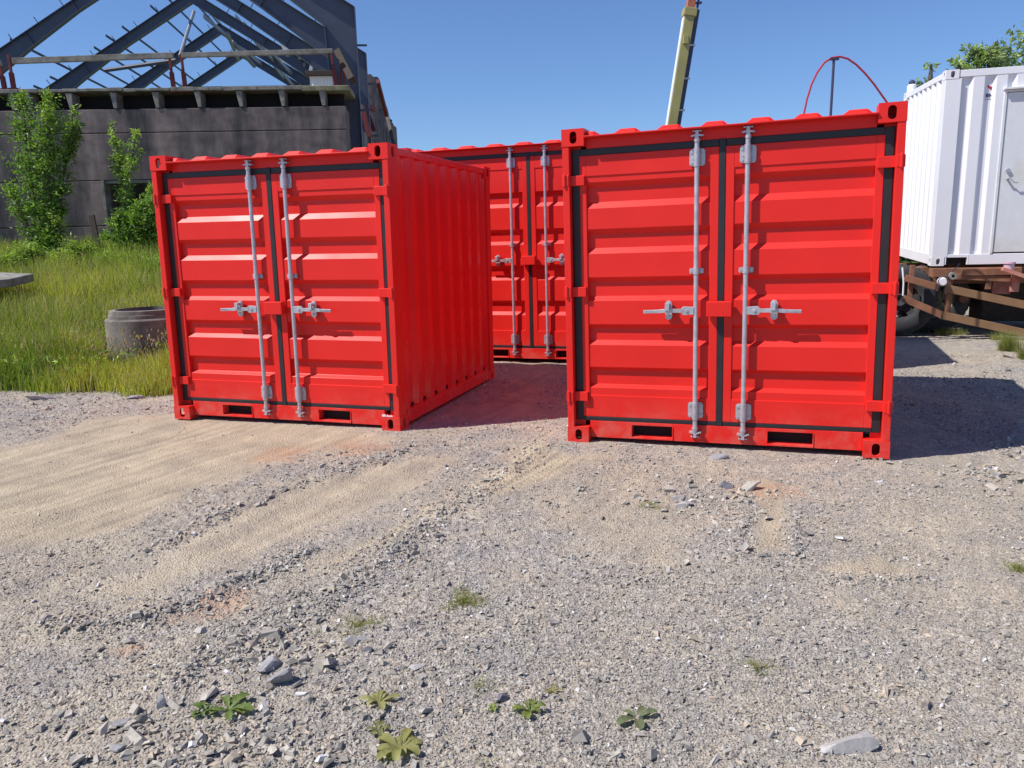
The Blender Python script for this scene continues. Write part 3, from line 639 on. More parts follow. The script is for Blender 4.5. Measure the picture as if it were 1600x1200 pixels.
mb.tube([(hx-.01,-.035,hz),(hx+.03,-.038,hz-.004),(hx+.05,-.04,hz-.022),(hx+.07,-.04,hz-.045),(hx+.10,-.038,hz-.055),(hx+.125,-.038,hz-.048)], .008, 10)
mb.build('door_handle', GALV, dr, smooth=True)
mb = MB(); lx, lz = .535, 2.335; yl = .0085
mb.prism([(lx-.01, lz+.04), (lx+.034, lz+.01), (lx+.078, lz+.035), (lx+.078, lz+.005), (lx+.034, lz-.03), (lx-.01, lz+.01)], .0445, .0465, 1); mb.build('logo_mark', INKR, wc)
cu = bpy.data.curves.new('t', 'FONT'); cu.body = 'BNS'; cu.size = .062; cu.extrude = .001; cu.offset = .002
to = bpy.data.objects.new('t', cu); COL.objects.link(to); bpy.context.view_layer.update()
me = bpy.data.meshes.new_from_object(to); bpy.data.objects.remove(to); me.materials.clear(); me.materials.append(INK)
lt = bpy.data.objects.new('logo_lettering', me); COL.objects.link(lt); lt.parent = wc; lt.matrix_parent_inverse = Matrix(); lt.location = (lx-.025, .044, lz-.115); lt.rotation_euler = (math.pi/2, 0, 0)
mb = MB(); mb.box(lx-.03, lx+.09, .0445, .0465, lz-.145, lz-.14); mb.build('logo_line', INK, wc)
# lamp-like fitting on the far roof corner
fx = thing('roof_fitting', 'small white stub with a dark cap on the far roof corner of the white container', 'roof fitting', loc=tuple(WT @ Vector((.08, 2.3, WH))))
mb = MB(); mb.lathe([(0,0),(.07,0),(.07,.10),(.05,.12),(0,.12)], (0,0,0), n=16); mb.build('stub', WHITE, fx, smooth=True)
mb = MB(); mb.lathe([(0,.12),(.045,.12),(.05,.16),(.02,.19),(0,.19)], (0,0,0), n=16); mb.build('cap', BLUEBLK, fx, smooth=True)
# trailer, in the container's ground frame
TT = pose(5.9199,11.1165,-.2485,0,0,0); TTi = np.array(TT.inverted()); org = np.array([5.9199,11.1165,0])
Rt = np.array(TT.to_3x3())
def on(u, v, y):                                 # pixel -> trailer frame point on plane y
    dl = Rt.T @ ray(u, v); cl = Rt.T @ (np.array([0,0,HC])-org); return cl + dl*((y-cl[1])/dl[1])
tr = thing('flatbed_trailer', 'rusty flatbed trailer with brown side rails under the white office container', 'trailer', mat=TT)
def rail(pts, w, h, m, name='guard_rail', yy=-.25):
    P = [on(u, v, y_) for u, v, y_ in pts]; mb = MB(); e = .0
    for a, b_ in zip(P[:-1], P[1:]): mb.beam(a, b_, w, h)
    return mb.build(name, m, tr, bevel=.004)
rail([(1476,450,-.28),(1604,477,-.28),(1900,535,-.28)], .05, .105, BROWN); rail([(1470,492,-.28),(1604,521,-.28),(1900,585,-.28)], .05, .105, BROWN)
rail([(1414,434,-.2),(1466,449,-.25)], .05, .095, RUST); rail([(1411,466,-.2),(1471,492,-.25)], .05, .095, RUST)
mb = MB(); mb.beam(on(1484,430,-.2), on(1480,492,-.2), .07, .06, up=(0,1,0)); mb.build('rail_post', RUST, tr, bevel=.004)
mb = MB(); mb.beam(on(1426,414,-.12), on(1421,466,-.12), .06, .05, up=(0,1,0)); mb.build('rail_post', RUST, tr, bevel=.004)
mb = MB(); mb.beam(on(1546,425,-.1), on(1543,452,-.1), .07, .05, up=(0,1,0)); mb.build('rail_post', RUST, tr, bevel=.004)
mb = MB(); mb.beam(on(1588,428,-.2), on(1584,456,-.2), .10, .06, up=(0,1,0)); mb.build('rail_post', RUST_R, tr, bevel=.004)
rail([(1490,432,-.12),(1580,436,-.12)], .04, .08, RUST, 'cross_rail'); rail([(1550,448,.05),(1579,449,.05)], .05, .19, RUST_R, 'reflector_board')
rail([(1566,420,-.3),(1610,435,-.35),(1800,470,-.4)], .16, .05, RUST_R, 'side_rail')
mb = MB(); mb.box(.0, 1.1, -.12, .1, .84, .96); mb.box(.35, 1.0, -.16, -.12, .86, .95); mb.build('bolster', RUST, tr, bevel=.005)
mb = MB(); mb.box(-.35, 7.5, .35, .5, .72, .965); mb.box(-.35, 7.5, 1.85, 2.0, .72, .965)
for k in range(8): mb.box(-.3+k*.95, -.18+k*.95, .1, 2.35, .83, .955)
mb.build('chassis', RUST, tr, bevel=.006)
mb = MB(); q = on(1472,440,-.32); mb.lathe([(0,-.05),(.045,-.05),(.06,-.02),(.06,.03),(0,.03)], tuple(q), 'y', 20); mb.build('marker_lamp', WHITE, tr, smooth=True)
mb = MB(); q = on(1488,431,-.3); mb.lathe([(.02,-.04),(.05,-.04),(.05,.08),(.02,.08)], tuple(q), 'y', 20); mb.build('pipe_end', CONC_L, tr, smooth=True)
mb = MB(); q = on(1488,431,-.3); mb.tube([on(1500,412,-.2), on(1480,432,-.3), on(1468,440,-.3), on(1464,455,-.3)], .008, 8); mb.build('hose', BLUEBLK, tr)
def wheel(cx, cy, cz, R, w, rimm, ax='y'):
    o = bpy.data.objects.new('wheel', None); COL.objects.link(o); o.parent = tr; o.location = (cx, cy, cz)
    mb = MB(); mb.lathe([(R*.56,0),(R*.62,-.015),(R*.88,-.01),(R*.97,.02),(R,.05),(R,w-.05),(R*.97,w-.02),(R*.6,w)], (0,0,0), 'y', 48)
    for k in range(40):
        a = 2*math.pi*k/40; c_, s_ = math.cos(a), math.sin(a); mb.beam((R*.99*c_, .035, R*.99*s_), (R*.99*c_, w*.45, R*.99*s_), .028, .022, up=(c_,0,s_))
    mb.build('tyre', TYRE, o, smooth=True)
    mb = MB(); mb.lathe([(0,.06),(R*.16,.03),(R*.2,.09),(R*.3,.11),(R*.34,.12)], (0,0,0), 'y', 32); mb.lathe([(R*.50,.02),(R*.57,.0),(R*.57,.05),(R*.50,.14)], (0,0,0), 'y', 48)
    for k in range(6):
        a = math.pi*2*k/6+.2; c_, s_ = math.cos(a), math.sin(a); mb.beam((R*.3*c_, .10, R*.3*s_), (R*.53*c_, .07, R*.53*s_), R*.2, .02, up=(0,1,0))
    mb.build('rim', rimm, o, smooth=True)
w0 = on(1408,452,.05); wheel(w0[0], w0[1], .51, .5, .28, TYRE)
w1 = on(1452,470,.45); wheel(w1[0]+.05, w1[1], .5, .5, .28, OLIVE)
for xx in (-.35, .75): wheel(xx-.15, 1.75, .5, .5, .28, RUST)
mb = MB(); mb.tube([(-.6,.35,.5),(-.6,2.1,.5)], .06, 12); mb.tube([(.55,.35,.5),(.55,2.1,.5)], .06, 12); mb.tube([(5.5,.35,.5),(5.5,2.1,.5)], .06, 12); mb.build('axle', RUST, tr, smooth=True)
wheel(5.5, .05, .5, .5, .28, RUST); wheel(5.5, 1.75, .5, .5, .28, RUST)
mb = MB(); mb.tube([on(1410,418,-.1), on(1412,440,-.12), on(1411,462,-.12)], .012, 8); mb.build('mudguard_wire', WHITE, tr)
mb = MB(); mb.box(2.2,2.3,.4,.5,0,.8); mb.box(2.2,2.3,1.85,1.95,0,.8); mb.build('support_leg', RUST, tr)
mb = MB(); mb.box(.95, 4.6, .9, 1.5, .12, .80); mb.box(.35, .75, 1.0, 1.5, .25, .80); mb.build('shade_block', WOODD, tr, bevel=.02)  # added dark blocks that make the space under the trailer read as shade
q = on(1576,421,-.33); cup = thing('plastic_tub', 'small pale pink plastic tub standing on the red trailer rail', 'tub', loc=tuple(np.array(TT @ Vector(q))))
mb = MB(); mb.lathe([(.0,-.02),(.055,-.02),(.065,.075),(.078,.078),(.078,.10),(.068,.10),(.056,-.0),(0,-.0)], (0,0,0), n=28); mb.build('tub_body', CUPM, cup, smooth=True)
# ------------------------------------------------------------------ old concrete building
def wy(x): return 20.2 + .07*(x+4.4)             # wall plane
def wpt(u, v, off=0):                            # pixel -> point on the wall plane
    d = ray(u, v); t = (20.2+.07*4.4+off)/(d[1]-.07*d[0]); p = np.array([0,0,HC])+d*t; return p
bw_ang = math.atan(.07); bo = wpt(540, 300); BM = Matrix.Translation((bo[0], bo[1], 0)) @ Matrix.Rotation(bw_ang, 4, 'Z')
BMi = np.array(BM.inverted())
def wl(u, v, off=0): p = wpt(u, v, off); q = BMi @ np.array([*p, 1]); return q[:3]
cb = thing('concrete_building', 'derelict dark stained concrete building with a ribbed flat roof slab and a doorway opening', 'building', mat=BM)
zt = wl(540,165)[2]; xr = wl(540,165)[0]; zl1 = wl(300,206)[2]; zl2 = wl(120,283)[2]; zl3 = wl(120,354)[2]; xL = -13.; xd0 = wl(168,330)[0]; xd1 = wl(262,330)[0]
def panel(x0, x1, z0, z1):
    mb = MB(); mb.box(x0+.008, x1-.008, 0, .22, z0+.008, z1-.008); mb.build('wall_panel', CONC, cb, bevel=.012)
for a, b_, z0, z1 in ((xL, xr, zl1, zt), (xL, xr, zl2, zl1),
                    (xL, xd0, zl3, zl2), (xd1, xr, zl3, zl2), (xL, xd0, .3, zl3), (xd1, xr, .3, zl3)): panel(a, b_, z0, z1)
mb = MB(); mb.box(xL, xd0-.06, .225, .3, 0, zt-.02); mb.box(xd1+.06, xr-.05, .225, .3, 0, zt-.02); mb.box(xd0-.06, xd1+.06, .225, .3, zl2, zt-.02); mb.build('wall_core', CONC, cb)
mb = MB(); mb.box(xd0-.07, xd0+.0, -.02, .32, 0, zl2); mb.box(xd0, xd1, .02, .3, zl2-.07, zl2); mb.build('door_jamb', CONC_L, cb, bevel=.006)
zs = wl(300,143)[2]; zs2 = wl(300,138)[2]+.02
mb = MB(); mb.box(xL, xr-.07, .42, .5, zt-.05, zs-.012); mb.build('rib_gap_shade', DARK, cb)  # black sheet close behind the ribs, stands in for interior shade
mb = MB(); mb.box(xL, xr-.05, 7.8, 8, 0, zt); mb.box(xr-.3, xr-.05, .3, 7.8, 0, zt);  mb.box(xL, xr, .4, 7.8, .5, .6); mb.build('inner_wall', CONC, cb)
mb = MB(); 
r_ = random.Random(3); xs0 = xL
while xs0 < xr-1.3:                                # slab edge, chipped along its length
    x1 = min(xs0+r_.uniform(.25,.6), xr-1.0); mb.box(xs0, x1, -.05+r_.uniform(-.02,.02), 8, zs+r_.uniform(-.01,.03), zs2+r_.uniform(-.015,.015)); xs0 = x1+.0005
mb.build('roof_slab', CONC_L, cb, bevel=.01)
YS = mat('yellowish_soffit', (.20,.19,.115), .9, var=.35, vscale=5, bump=.4, bscale=30)  # yellowish, mottled tone for the last slab section
mb = MB(); mb.box(xs0, xr+.12, -.05, 3.1, zs-.03, zs2); mb.build('slab_end', YS, cb, bevel=.015)
for u in (-180, -114, -48, 18, 43, 108, 177, 243, 309, 374, 440, 503):
    q = wl(u, 156)[0]; mb = MB(); mb.prism([(q-.07, zs), (q+.08, zs), (q+.075, zt+.01), (q+.0, zt+.01)], -.02, .40, 1); mb.build('roof_rib', CONC_L, cb, bevel=.008)
# rooftop guard rails
def rtag(lbl): return thing('guard_railing', lbl, 'railing', mat=BM, group='railings along the flat roof edge')
def railing(u0, v0, u1, v1, posts, lbl, th=.13):
    t = rtag(lbl); mb = MB(); mb.beam(wl(u0,v0,.0), wl(u1,v1,.0), .09, th); mb.build('top_board', CONC_L, t, bevel=.008)
    for (ua, va, ub, vb, k) in posts:
        mb = MB(); mb.beam(wl(ua,va,.12), wl(ub,vb,.12), .055, .055, up=(0,1,0)); p = wl(ub,vb,.12); m_ = wl(ua+(ub-ua)*.5, va+(vb-va)*.5, .12); mb.beam(m_, p, .09, .09, up=(0,1,0)); mb.box(p[0]-.10, p[0]+.10, p[1]-.06, p[1]+.06, p[2]-.05, p[2]+.05); mb.build('post', REDOX, t, bevel=.004)
railing(20, 95.5, 271, 86.5, [(13,86,22,141,0), (264,84,272,142,0)], 'long weathered board railing on red posts, left part of the roof edge')
railing(284, 86.5, 520, 80, [(283,84,290,142,0), (517,80,526,140,0)], 'shorter weathered board railing on red posts, right part of the roof edge', .11)
railing(-190, 104, 2, 98, [(-1,96,8,142,0), (-150,100,-142,142,0)], 'railing end with red post at the far left picture edge')
t = thing('roof_beam', 'dark round bar lying on the roof slab behind the railing', 'beam', mat=BM); mb = MB(); mb.tube([wl(284,138,.4), wl(484,135,.4)], .035, 10); o = mb.build('bar_body', DARK, t)
t = thing('roof_hut', 'small white corrugated hut with a flat dark roof at the right end of the slab', 'hut', mat=BM)
h0 = wl(485,138,1.0); h1 = wl(521,138,1.0); hz1 = wl(500,119,1.0)[2]
mb = MB(); corr(mb, lambda a_, t_, d: (t_, h0[1]+d, a_), [(h0[0]+k*.04, .02 if k % 2 else 0) for k in range(int((h1[0]-h0[0])/.04)+1)], zs2, hz1); mb.box(h0[0], h1[0], h0[1]+.04, h0[1]+1.2, zs2, hz1); mb.build('cladding', WHITE, t)
mb = MB(); mb.box(h0[0]-.08, h1[0]+.06, h0[1]-.1, h0[1]+1.3, hz1, hz1+.12); mb.build('roof', WOODD, t, bevel=.01)
# ------------------------------------------------------------------ steel hall skeleton
AX = np.array([-.119, 1, 0]); AX /= np.linalg.norm(AX); CR = np.array([1, .119, 0]); CR /= np.linalg.norm(CR)
E0 = px(554, 13, 21.5); E0 = np.array([E0[0], 21.5, 0]); HE, HR, SPAN = 7.45, 12.15, 15.1
hall = thing('hall_skeleton', 'bare blue-grey steel frame of a gabled hall without roof, behind the concrete building', 'steel frame', loc=(0,0,0))
def fp(k, s, z): return E0 + AX*(k*5.0) - CR*s + np.array([0,0,z])   # frame k, s metres left of the right eave
def ibeam(mb, P, fw=.24, tf=.022, tw=.014):
    """P: list of (outer point, inner point) pairs along the member"""
    n = AX
    for (o0, i0), (o1, i1) in zip(P[:-1], P[1:]):
        for h in (o0, i0): pass
        web = [o0-n*tw/2, i0-n*tw/2, i1-n*tw/2, o1-n*tw/2, o0+n*tw/2, i0+n*tw/2, i1+n*tw/2, o1+n*tw/2]
        mb.add(web, [(0,1,2,3),(7,6,5,4),(0,3,7,4),(1,5,6,2)])
        for a0, a1, dr_ in ((o0, o1, 1), (i0, i1, -1)):
            d = a1-a0; d = d/np.linalg.norm(d); up = np.cross(d, n); up /= np.linalg.norm(up)
            mb.beam(a0, a1, fw, tf, up=up)
    for (o0, i0) in P[1:-1]:                      # stiffener plate at each joint
        mb.beam(o0, i0, .018, fw*.9, up=n)
    return mb
for k in range(6):
    fr = bpy.data.objects.new('portal_frame', None); COL.objects.link(fr); fr.parent = hall
    for side in (0, 1):
        def Q(s, z): return fp(k, s if side == 0 else SPAN-s, z)
        sl = (HR-HE)/(SPAN/2); ln = math.hypot(1, sl); nx_, nz_ = sl/ln, 1/ln
        def raft(s, d): return (Q(s, HE+sl*s), Q(s+nx_*d, HE+sl*s-nz_*d))
        kin = Q(.78, HE-.42)
        mb = MB(); ibeam(mb, [(Q(0, HE), kin), (Q(0, HE*.5), Q(.62, HE*.5)), (Q(.0, .3), Q(.42, .3))]); 
        for zz in (HE-.9, HE-2.5, HE-4.1):
            a_ = Q(0, zz); mb.beam(a_, a_+(Q(-.26, zz)-a_), .02, .05)
        mb.build('column', STEEL, fr)
        mb = MB(); r0 = raft(0, .8); ibeam(mb, [(Q(0, HE), kin), raft(2.9, .50), raft(4.6, .38), (Q(SPAN/2, HR), Q(SPAN/2, HR-.46))])
        for j in range(9):
            s_ = .6+j*.93; a_ = Q(s_, HE+sl*s_); e = Q(s_-nx_*.28, HE+sl*s_+nz_*.28); mb.beam(a_, e, .015, .03)
        mb.build('rafter', STEEL, fr)
# purlins on the left slope, between the back frames
sl = (HR-HE)/(SPAN/2)
for j in range(12):
    s_ = .5+j*.62; k0 = 2.0 if j == 3 else 2.84+.03*(j % 3); z = HE+sl*s_+.12
    if j in (8,): continue
    mb = MB(); mb.beam(fp(k0, SPAN-s_, z), fp(5.12, SPAN-s_, z), .035, .09); mb.build('purlin', STEEL, hall)
r_ = random.Random(9)
for j in range(9):                               # loose and sagging purlins on the right slope
    s_ = .7+j*.86; z = HE+sl*s_
    mb = MB(); mb.beam(fp(3.0+r_.uniform(-.15,.35), s_+r_.uniform(-.3,.9), z+r_.uniform(-.1,.5)), fp(5.1, s_-r_.uniform(.0,.6), z+r_.uniform(-.7,.1)), .06, .16); mb.build('loose_purlin', STEEL2, hall)
for a_, b_ in (((495,66,37),(484,118,31)), ((440,66,34),(450,86,31)), ((355,52,36),(372,92,40)), ((362,64,38),(398,104,40)), ((453,76,33.5),(505,112,34)), ((437,94,37),(478,102,36))):
    mb = MB(); mb.beam(px(*a_), px(*b_), .12, .14); mb.build('hanging_bar', STEEL2, hall)
mb = MB(); mb.tube([px(303,18,36.5), px(281,88,33)], .07, 8); mb.build('brace', STEEL2, hall)
mb = MB(); mb.tube([px(164,110,33), px(275,94,33)], .08, 8); mb.build('brace', STEEL, hall)
# wrecked wall remains along the right side of the hall
wr = thing('collapsed_wall', 'dark wreckage of broken cladding and posts along the right side of the steel hall', 'ruin', loc=(0,0,0))
CLAD = mat('weathered_cladding', (.05,.045,.05), .9, var=.4, vscale=3, bump=.5, bscale=12, col2=(.12,.10,.095), mixscale=1.2)
r_ = random.Random(4)
tops = [(578,118,29), (583,124,30), (588,122,31.5), (592,150,33), (596,166,35), (601,178,37), (606,186,39), (611,192,42), (616,198,45)]
for i, (u, v, Y) in enumerate(tops):
    p = px(u, v, Y); mb = MB(); w = .5+r_.random()*.35
    b0 = np.array([p[0]+.10, Y, .3]); lean = np.array([-.25, 0, 0])
    mb.beam(b0+lean*.2, p, w, .16, up=(1,0,0), w1=w*.85); mb.build('cladding_strip', CLAD, wr, bevel=.01)
for a_, b_ in (((590,127,31),(604,180,33)), ((602,168,34),(617,232,33)), ((568,165,28),(573,200,27)), ((566,165,26),(577,215,26)), ((571,163,27),(584,171,28)), ((576,180,27),(585,205,27)),((570,185,27),(578,230,27)), ((598,185,34),(612,190,34))):
    mb = MB(); mb.beam(px(*a_), px(*b_), .14, .16, up=(0,1,0)); mb.build('broken_post', REDOX if r_.random() < .5 else CLAD, wr, bevel=.006)
mb = MB(); mb.beam(px(528,81,20.6), px(551,126,20.2), .16, .22, up=(0,1,0)); mb.build('hanging_beam', WOODD, wr, bevel=.01)
for u in (532, 537): mb = MB(); mb.beam(px(u,98,20.4), px(u+1,139,20.4), .05, .05, up=(0,1,0)); mb.build('thin_post', REDOX, wr)
# ------------------------------------------------------------------ crane boom
CY = 26.
b0 = px(1048.5,199,CY); b1 = px(1078,14,CY); dirb = (b1-b0)/np.linalg.norm(b1-b0); foot = b0 - dirb*((b0[2]-2.1)/dirb[2])
cr = thing('crane', 'raised pale yellow telescopic crane boom with red tip, behind the right container', 'crane', loc=(0,0,0))
mb = MB(); mb.beam(foot, b1, .27, .36, up=(0,1,0), w1=.30); e_ = .0
mb.build('boom', YELLOW, cr, bevel=.012)
side = np.cross(dirb, [0,1,0]); side /= np.linalg.norm(side)
if side[0] < 0: side = -side
mb = MB(); mb.beam(foot-side*.147, b1-side*.162, .02, .30, up=(0,1,0)); mb.build('boom_lit_edge', WHITE, cr)  # white strip painted in for the sunlit left side of the boom
mb = MB(); mb.beam(foot+side*.20, b1+side*.235, .13, .12, up=(0,1,0)); mb.build('hose_bundle', BLUEBLK, cr, bevel=.01)
for t in (.15, .42, .70):
    p = b0+(b1-b0)*t + side*.24; mb = MB(); mb.beam(p-side*.12, p+side*.1+np.array([0,0,.03]), .05, .16, up=(0,1,0)); mb.build('clamp', GALV, cr)
mb = MB(); p = b0+(b1-b0)*.73 - side*.02; mb.box(p[0]-.08, p[0]+.08, p[1]-.28, p[1]-.15, p[2]-.12, p[2]+.13); mb.build('switch_box', YELLOW, cr, bevel=.01)
mb = MB(); p = b1; mb.beam(p-dirb*.25, p+dirb*.0, .40, .44, up=(0,1,0)); mb.build('boom_collar', YELLOW, cr, bevel=.02)
mb = MB(); mb.beam(b1-dirb*.1, b1+dirb*3.2, .24, .28, up=(0,1,0)); mb.build('boom_tip', ORANGE, cr, bevel=.01)
mb = MB(); mb.tube([b1+side*.22-dirb*.3, b1+side*.24+dirb*2.6], .035, 8); mb.beam(b1+side*.1+dirb*.18, b1+side*.33+dirb*.22, .05, .12, up=(0,1,0)); mb.build('hose', BLUEBLK, cr)
mb = MB(); fx_, fy_ = foot[0], foot[1]; mb.lathe([(0,.9),(.9,.9),(.9,1.15),(.55,1.2),(.5,2.3),(0,2.3)], (fx_,fy_,0), n=24); mb.box(fx_-1.1, fx_+3.4, fy_-1.1, fy_+1.1, .55, .95); mb.build('turntable', YELLOW, cr, bevel=.02)
# hoop of red pipe with its pole
HY = 10.3
hp = thing('pipe_hoop', 'thin red pipe bent in a high arch over a dark pole, behind the right container', 'pipe hoop', loc=(0,0,0))
U = [(1256,178),(1261,155),(1268,132),(1277,113),(1288,98),(1300,90),(1313,88.5),(1325,92),(1338,101),(1352,115),(1366,132),(1378,149),(1388,163)]
P = [px(u, v, HY) for u, v in U]; P = [P[0]+(P[0]-P[1])*5.2] + P + [P[-1]+np.array([.10,.0,-.22]), P[-1]+np.array([.13,.0,-.6]), P[-1]+np.array([.13,0,-2.2])]
mb = MB(); mb.tube(P, .0125, 8); mb.build('arch', PINKRED, hp, smooth=True)
a_ = px(1303,92,HY); b_ = px(1298,178,HY); b_ = b_+(b_-a_)*((b_[2]-.0)/(a_[2]-b_[2])); mb = MB(); mb.tube([b_, a_], .017, 8); mb.beam(a_-np.array([.05,0,0]), a_+np.array([.06,0,0]), .04, .03); mb.build('pole', BLUEBLK, hp, smooth=True)
# ------------------------------------------------------------------ things in the grass
def gy(u, v, Y): return px(u, v, Y)
c = px(233, 520, 10.2)
mr = thing('concrete_ring', 'grey concrete well ring with a stepped rim standing in tall grass beside the left container', 'well ring', loc=(c[0], 10.2, 0))
rz = px(200, 486, 9.9)[2]; R_ = .50
mb = MB(); mb.lathe([(R_,-.1),(R_,rz-.12),(R_-.012,rz-.105),(R_-.04,rz-.10),(R_-.045,rz-.055),(R_-.055,rz-.05),(R_-.06,rz),(R_-.13,rz+.005),(R_-.13,-.1)], (0,0,0), n=64); mb.build('ring_wall', mat('old_ring_concrete', (.23,.20,.17), .95, var=.2, vscale=7, bump=.5, bscale=40, bdist=.006, col2=(.10,.09,.08), mixscale=3, mixw=.55), mr, smooth=True)
p = px(-8, 432, 12.5); sl_ = thing('concrete_slab', 'weathered concrete slab end poking out of the grass at the far left edge', 'slab', loc=(p[0], 12.5, p[2]), rz=-.1); sl_.rotation_euler = (.07, .06, -.05)
mb = MB(); mb.prism([(-3,.6),(-3,-.6),(.15,-.55),(.38,-.2),(.30,.5)], -.13, 0, 2); mb.build('slab_body', CONC_L, sl_, bevel=.015)
a_ = px(143,336,18.6); b_ = px(157,402,18.4)
st = thing('steel_stake', 'leaning rusty dark flat post standing before the concrete wall between the two shrubs', 'post', loc=tuple(b_))
mb = MB(); mb.beam(np.array([0,0,-.3]), a_-b_, .05, .13, up=(1,0,0)); mb.build('post_shaft', WOODD, st, bevel=.006)
mb = MB(); mb.beam((-.12,-.05,.06), (.22,-.05,-.18), .08, .16); mb.build('bracket', WOODD, st, bevel=.006)
# ------------------------------------------------------------------ foliage
def leafcloud(name, P, size, parent, colA, colB, asp=.42, updir=.35, young=None):
    N = len(P); d = RNG.normal(0, 1, (N,3)); d[:,2] = d[:,2]*.7+updir; d /= np.linalg.norm(d, axis=1)[:,None]
    n_ = RNG.normal(0, 1, (N,3)); n_[:,2] += .6; s = np.cross(d, n_); s /= np.linalg.norm(s, axis=1)[:,None]; n_ = np.cross(s, d)
    L = size*RNG.uniform(.6,1.35,N)[:,None]; w = L*asp
    V = np.stack([P, P+d*L*.45+s*w*.5+n_*L*.06, P+d*L*1.0-n_*L*.10, P+d*L*.45-s*w*.5+n_*L*.06], 1)
    k = RNG.beta(1.6,1.6,N)[:,None]; C = np.array(colA)*(1-k)+np.array(colB)*k
    if young is not None: C = C*(1-young[:,None]) + np.array([.26,.32,.06])*young[:,None]
    C = C*RNG.uniform(.8,1.5,(N,1))*1.55
    o = fastmesh(name, V.reshape(-1,3), (np.arange(N*4).reshape(-1,4)), LEAF, {'col': np.repeat(C,4,0)})
    if parent is not None: o.parent = parent
    return o
def shrub(label, stems, nleaf, size, seed, colA=(.035,.075,.015), colB=(.10,.18,.03), name='shrub', cat='shrub', group='leafy shrubs in front of the wall', base=None, spread=1., thick=.02, droop=0):
    """stems: lists of (u, v, Y, radius) from root to tip"""
    global RNG
    sv = RNG; RNG = np.random.default_rng(seed)
    pts = []; wood = []; ygs = []
    rootp = px(*stems[0][0][:3]); t = thing(name, label, cat, loc=(rootp[0], rootp[1], rootp[2]), group=group)
    tot = sum(sum(math.dist(px(*a[:3]), px(*b[:3]))*(a[3]+b[3]) for a, b in zip(st_[:-1], st_[1:])) for st_ in stems)
    mbw = MB()
    for st_ in stems:
        C_ = [px(u, v, Y)-rootp for u, v, Y, r in st_]; R__ = [r for *_, r in st_]
        mbw.tube(C_, [max(thick*(1-i/len(C_))*1.0, .005) for i in range(len(C_))], 7)
        seg = [(i, math.dist(C_[i], C_[i+1])*(R__[i]+R__[i+1])) for i in range(len(C_)-1)]
        for i, wgt in seg:
            m_ = int(nleaf*wgt/tot); nb = max(int(m_/26), 1)
            for b__ in range(nb):                 # twigs, each a tuft of leaves
                s_ = RNG.uniform(); p = C_[i]*(1-s_)+C_[i+1]*s_; r = (R__[i]*(1-s_)+R__[i+1]*s_)
                a = RNG.uniform(0, 6.283); dd = np.array([math.cos(a)*spread, math.sin(a)*spread, RNG.uniform(.2,1.3)-droop]); dd /= np.linalg.norm(dd); ll = r*RNG.uniform(.35,1.15)
                e = p+dd*ll; 
                if b__ % 2 == 0: mbw.tube([p, (p+e)/2+RNG.normal(0,.02,3), e], [.007,.005,.003], 4, cap=False)
                q = RNG.uniform(.2, 1.05, 26)[:,None]; pts.append(p+dd*ll*q+RNG.normal(0, .038+.05*r, (26,3)))
                tip = (i+s_)/len(seg); ygs.append(np.clip(RNG.normal(.08+.5*tip**2*(RNG.uniform() < .5), .1, 26), 0, .85))
    mbw.build('stem', BARK, t, smooth=True)
    leafcloud('foliage', np.concatenate(pts), size, t, colA, colB, young=np.concatenate(ygs))
    RNG = sv; return t
shrub('tall multi-stemmed leafy shrub at the far left, reaching above the concrete wall', [
    [(70,412,17.6,.1),(62,350,17.5,.5),(50,290,17.4,.6),(42,230,17.4,.45),(38,180,17.4,.33),(32,146,17.4,.1)],
    [(72,412,17.5,.1),(80,350,17.4,.45),(78,290,17.3,.5),(74,230,17.3,.5),(74,180,17.3,.42),(78,146,17.3,.12)],
    [(74,412,17.6,.1),(90,350,17.6,.32),(98,280,17.6,.38),(108,230,17.7,.35),(113,190,17.7,.18),(113,168,17.7,.06)],
    [(66,412,17.7,.1),(40,345,17.6,.38),(18,300,17.6,.28),(12,285,17.6,.1)],
    [(100,262,17.7,.2),(122,205,17.7,.16),(128,195,17.7,.05)],
    [(80,412,17.4,.2),(95,385,17.3,.38),(92,350,17.3,.25)]], 10500, .088, 5, thick=.035)
shrub('slender pale green sapling rising out of the bush beside the doorway', [
    [(196,412,17.6,.05),(194,330,17.6,.05),(192,290,17.6,.26),(186,245,17.6,.2),(178,215,17.6,.12),(175,193,17.6,.04)],
    [(194,330,17.6,.05),(200,280,17.5,.26),(208,240,17.5,.18),(212,208,17.5,.06)],[(190,260,17.6,.05),(170,262,17.6,.06)]], 1900, .085, 6, colA=(.07,.12,.025), colB=(.17,.25,.06), thick=.025)
shrub('dense round bush against the dark doorway beside the left container', [
    [(215,420,17.0,.3),(215,375,17.0,.5),(220,345,17.0,.36),(222,322,17.0,.12)],
    [(205,420,16.8,.3),(196,380,16.8,.36),(186,352,16.8,.2),(182,328,16.8,.08)],
    [(238,420,17.0,.3),(240,370,17.0,.5),(245,325,17.0,.36),(240,298,17.0,.12)],[(180,372,16.8,.12),(160,372,16.8,.08)]], 8500, .085, 7)
shrub('low yellowish undergrowth bush at the wall foot under the leaning post', [
    [(128,425,16.6,.3),(128,400,16.6,.42),(130,388,16.6,.2)],[(95,428,16.2,.3),(92,412,16.2,.36)],[(50,425,16.3,.3),(45,402,16.3,.42),(40,392,16.3,.2)],[(20,430,16.,.3),(10,410,16.,.36)]], 6000, .075, 8, colA=(.07,.11,.02), colB=(.19,.24,.05), thick=.01)
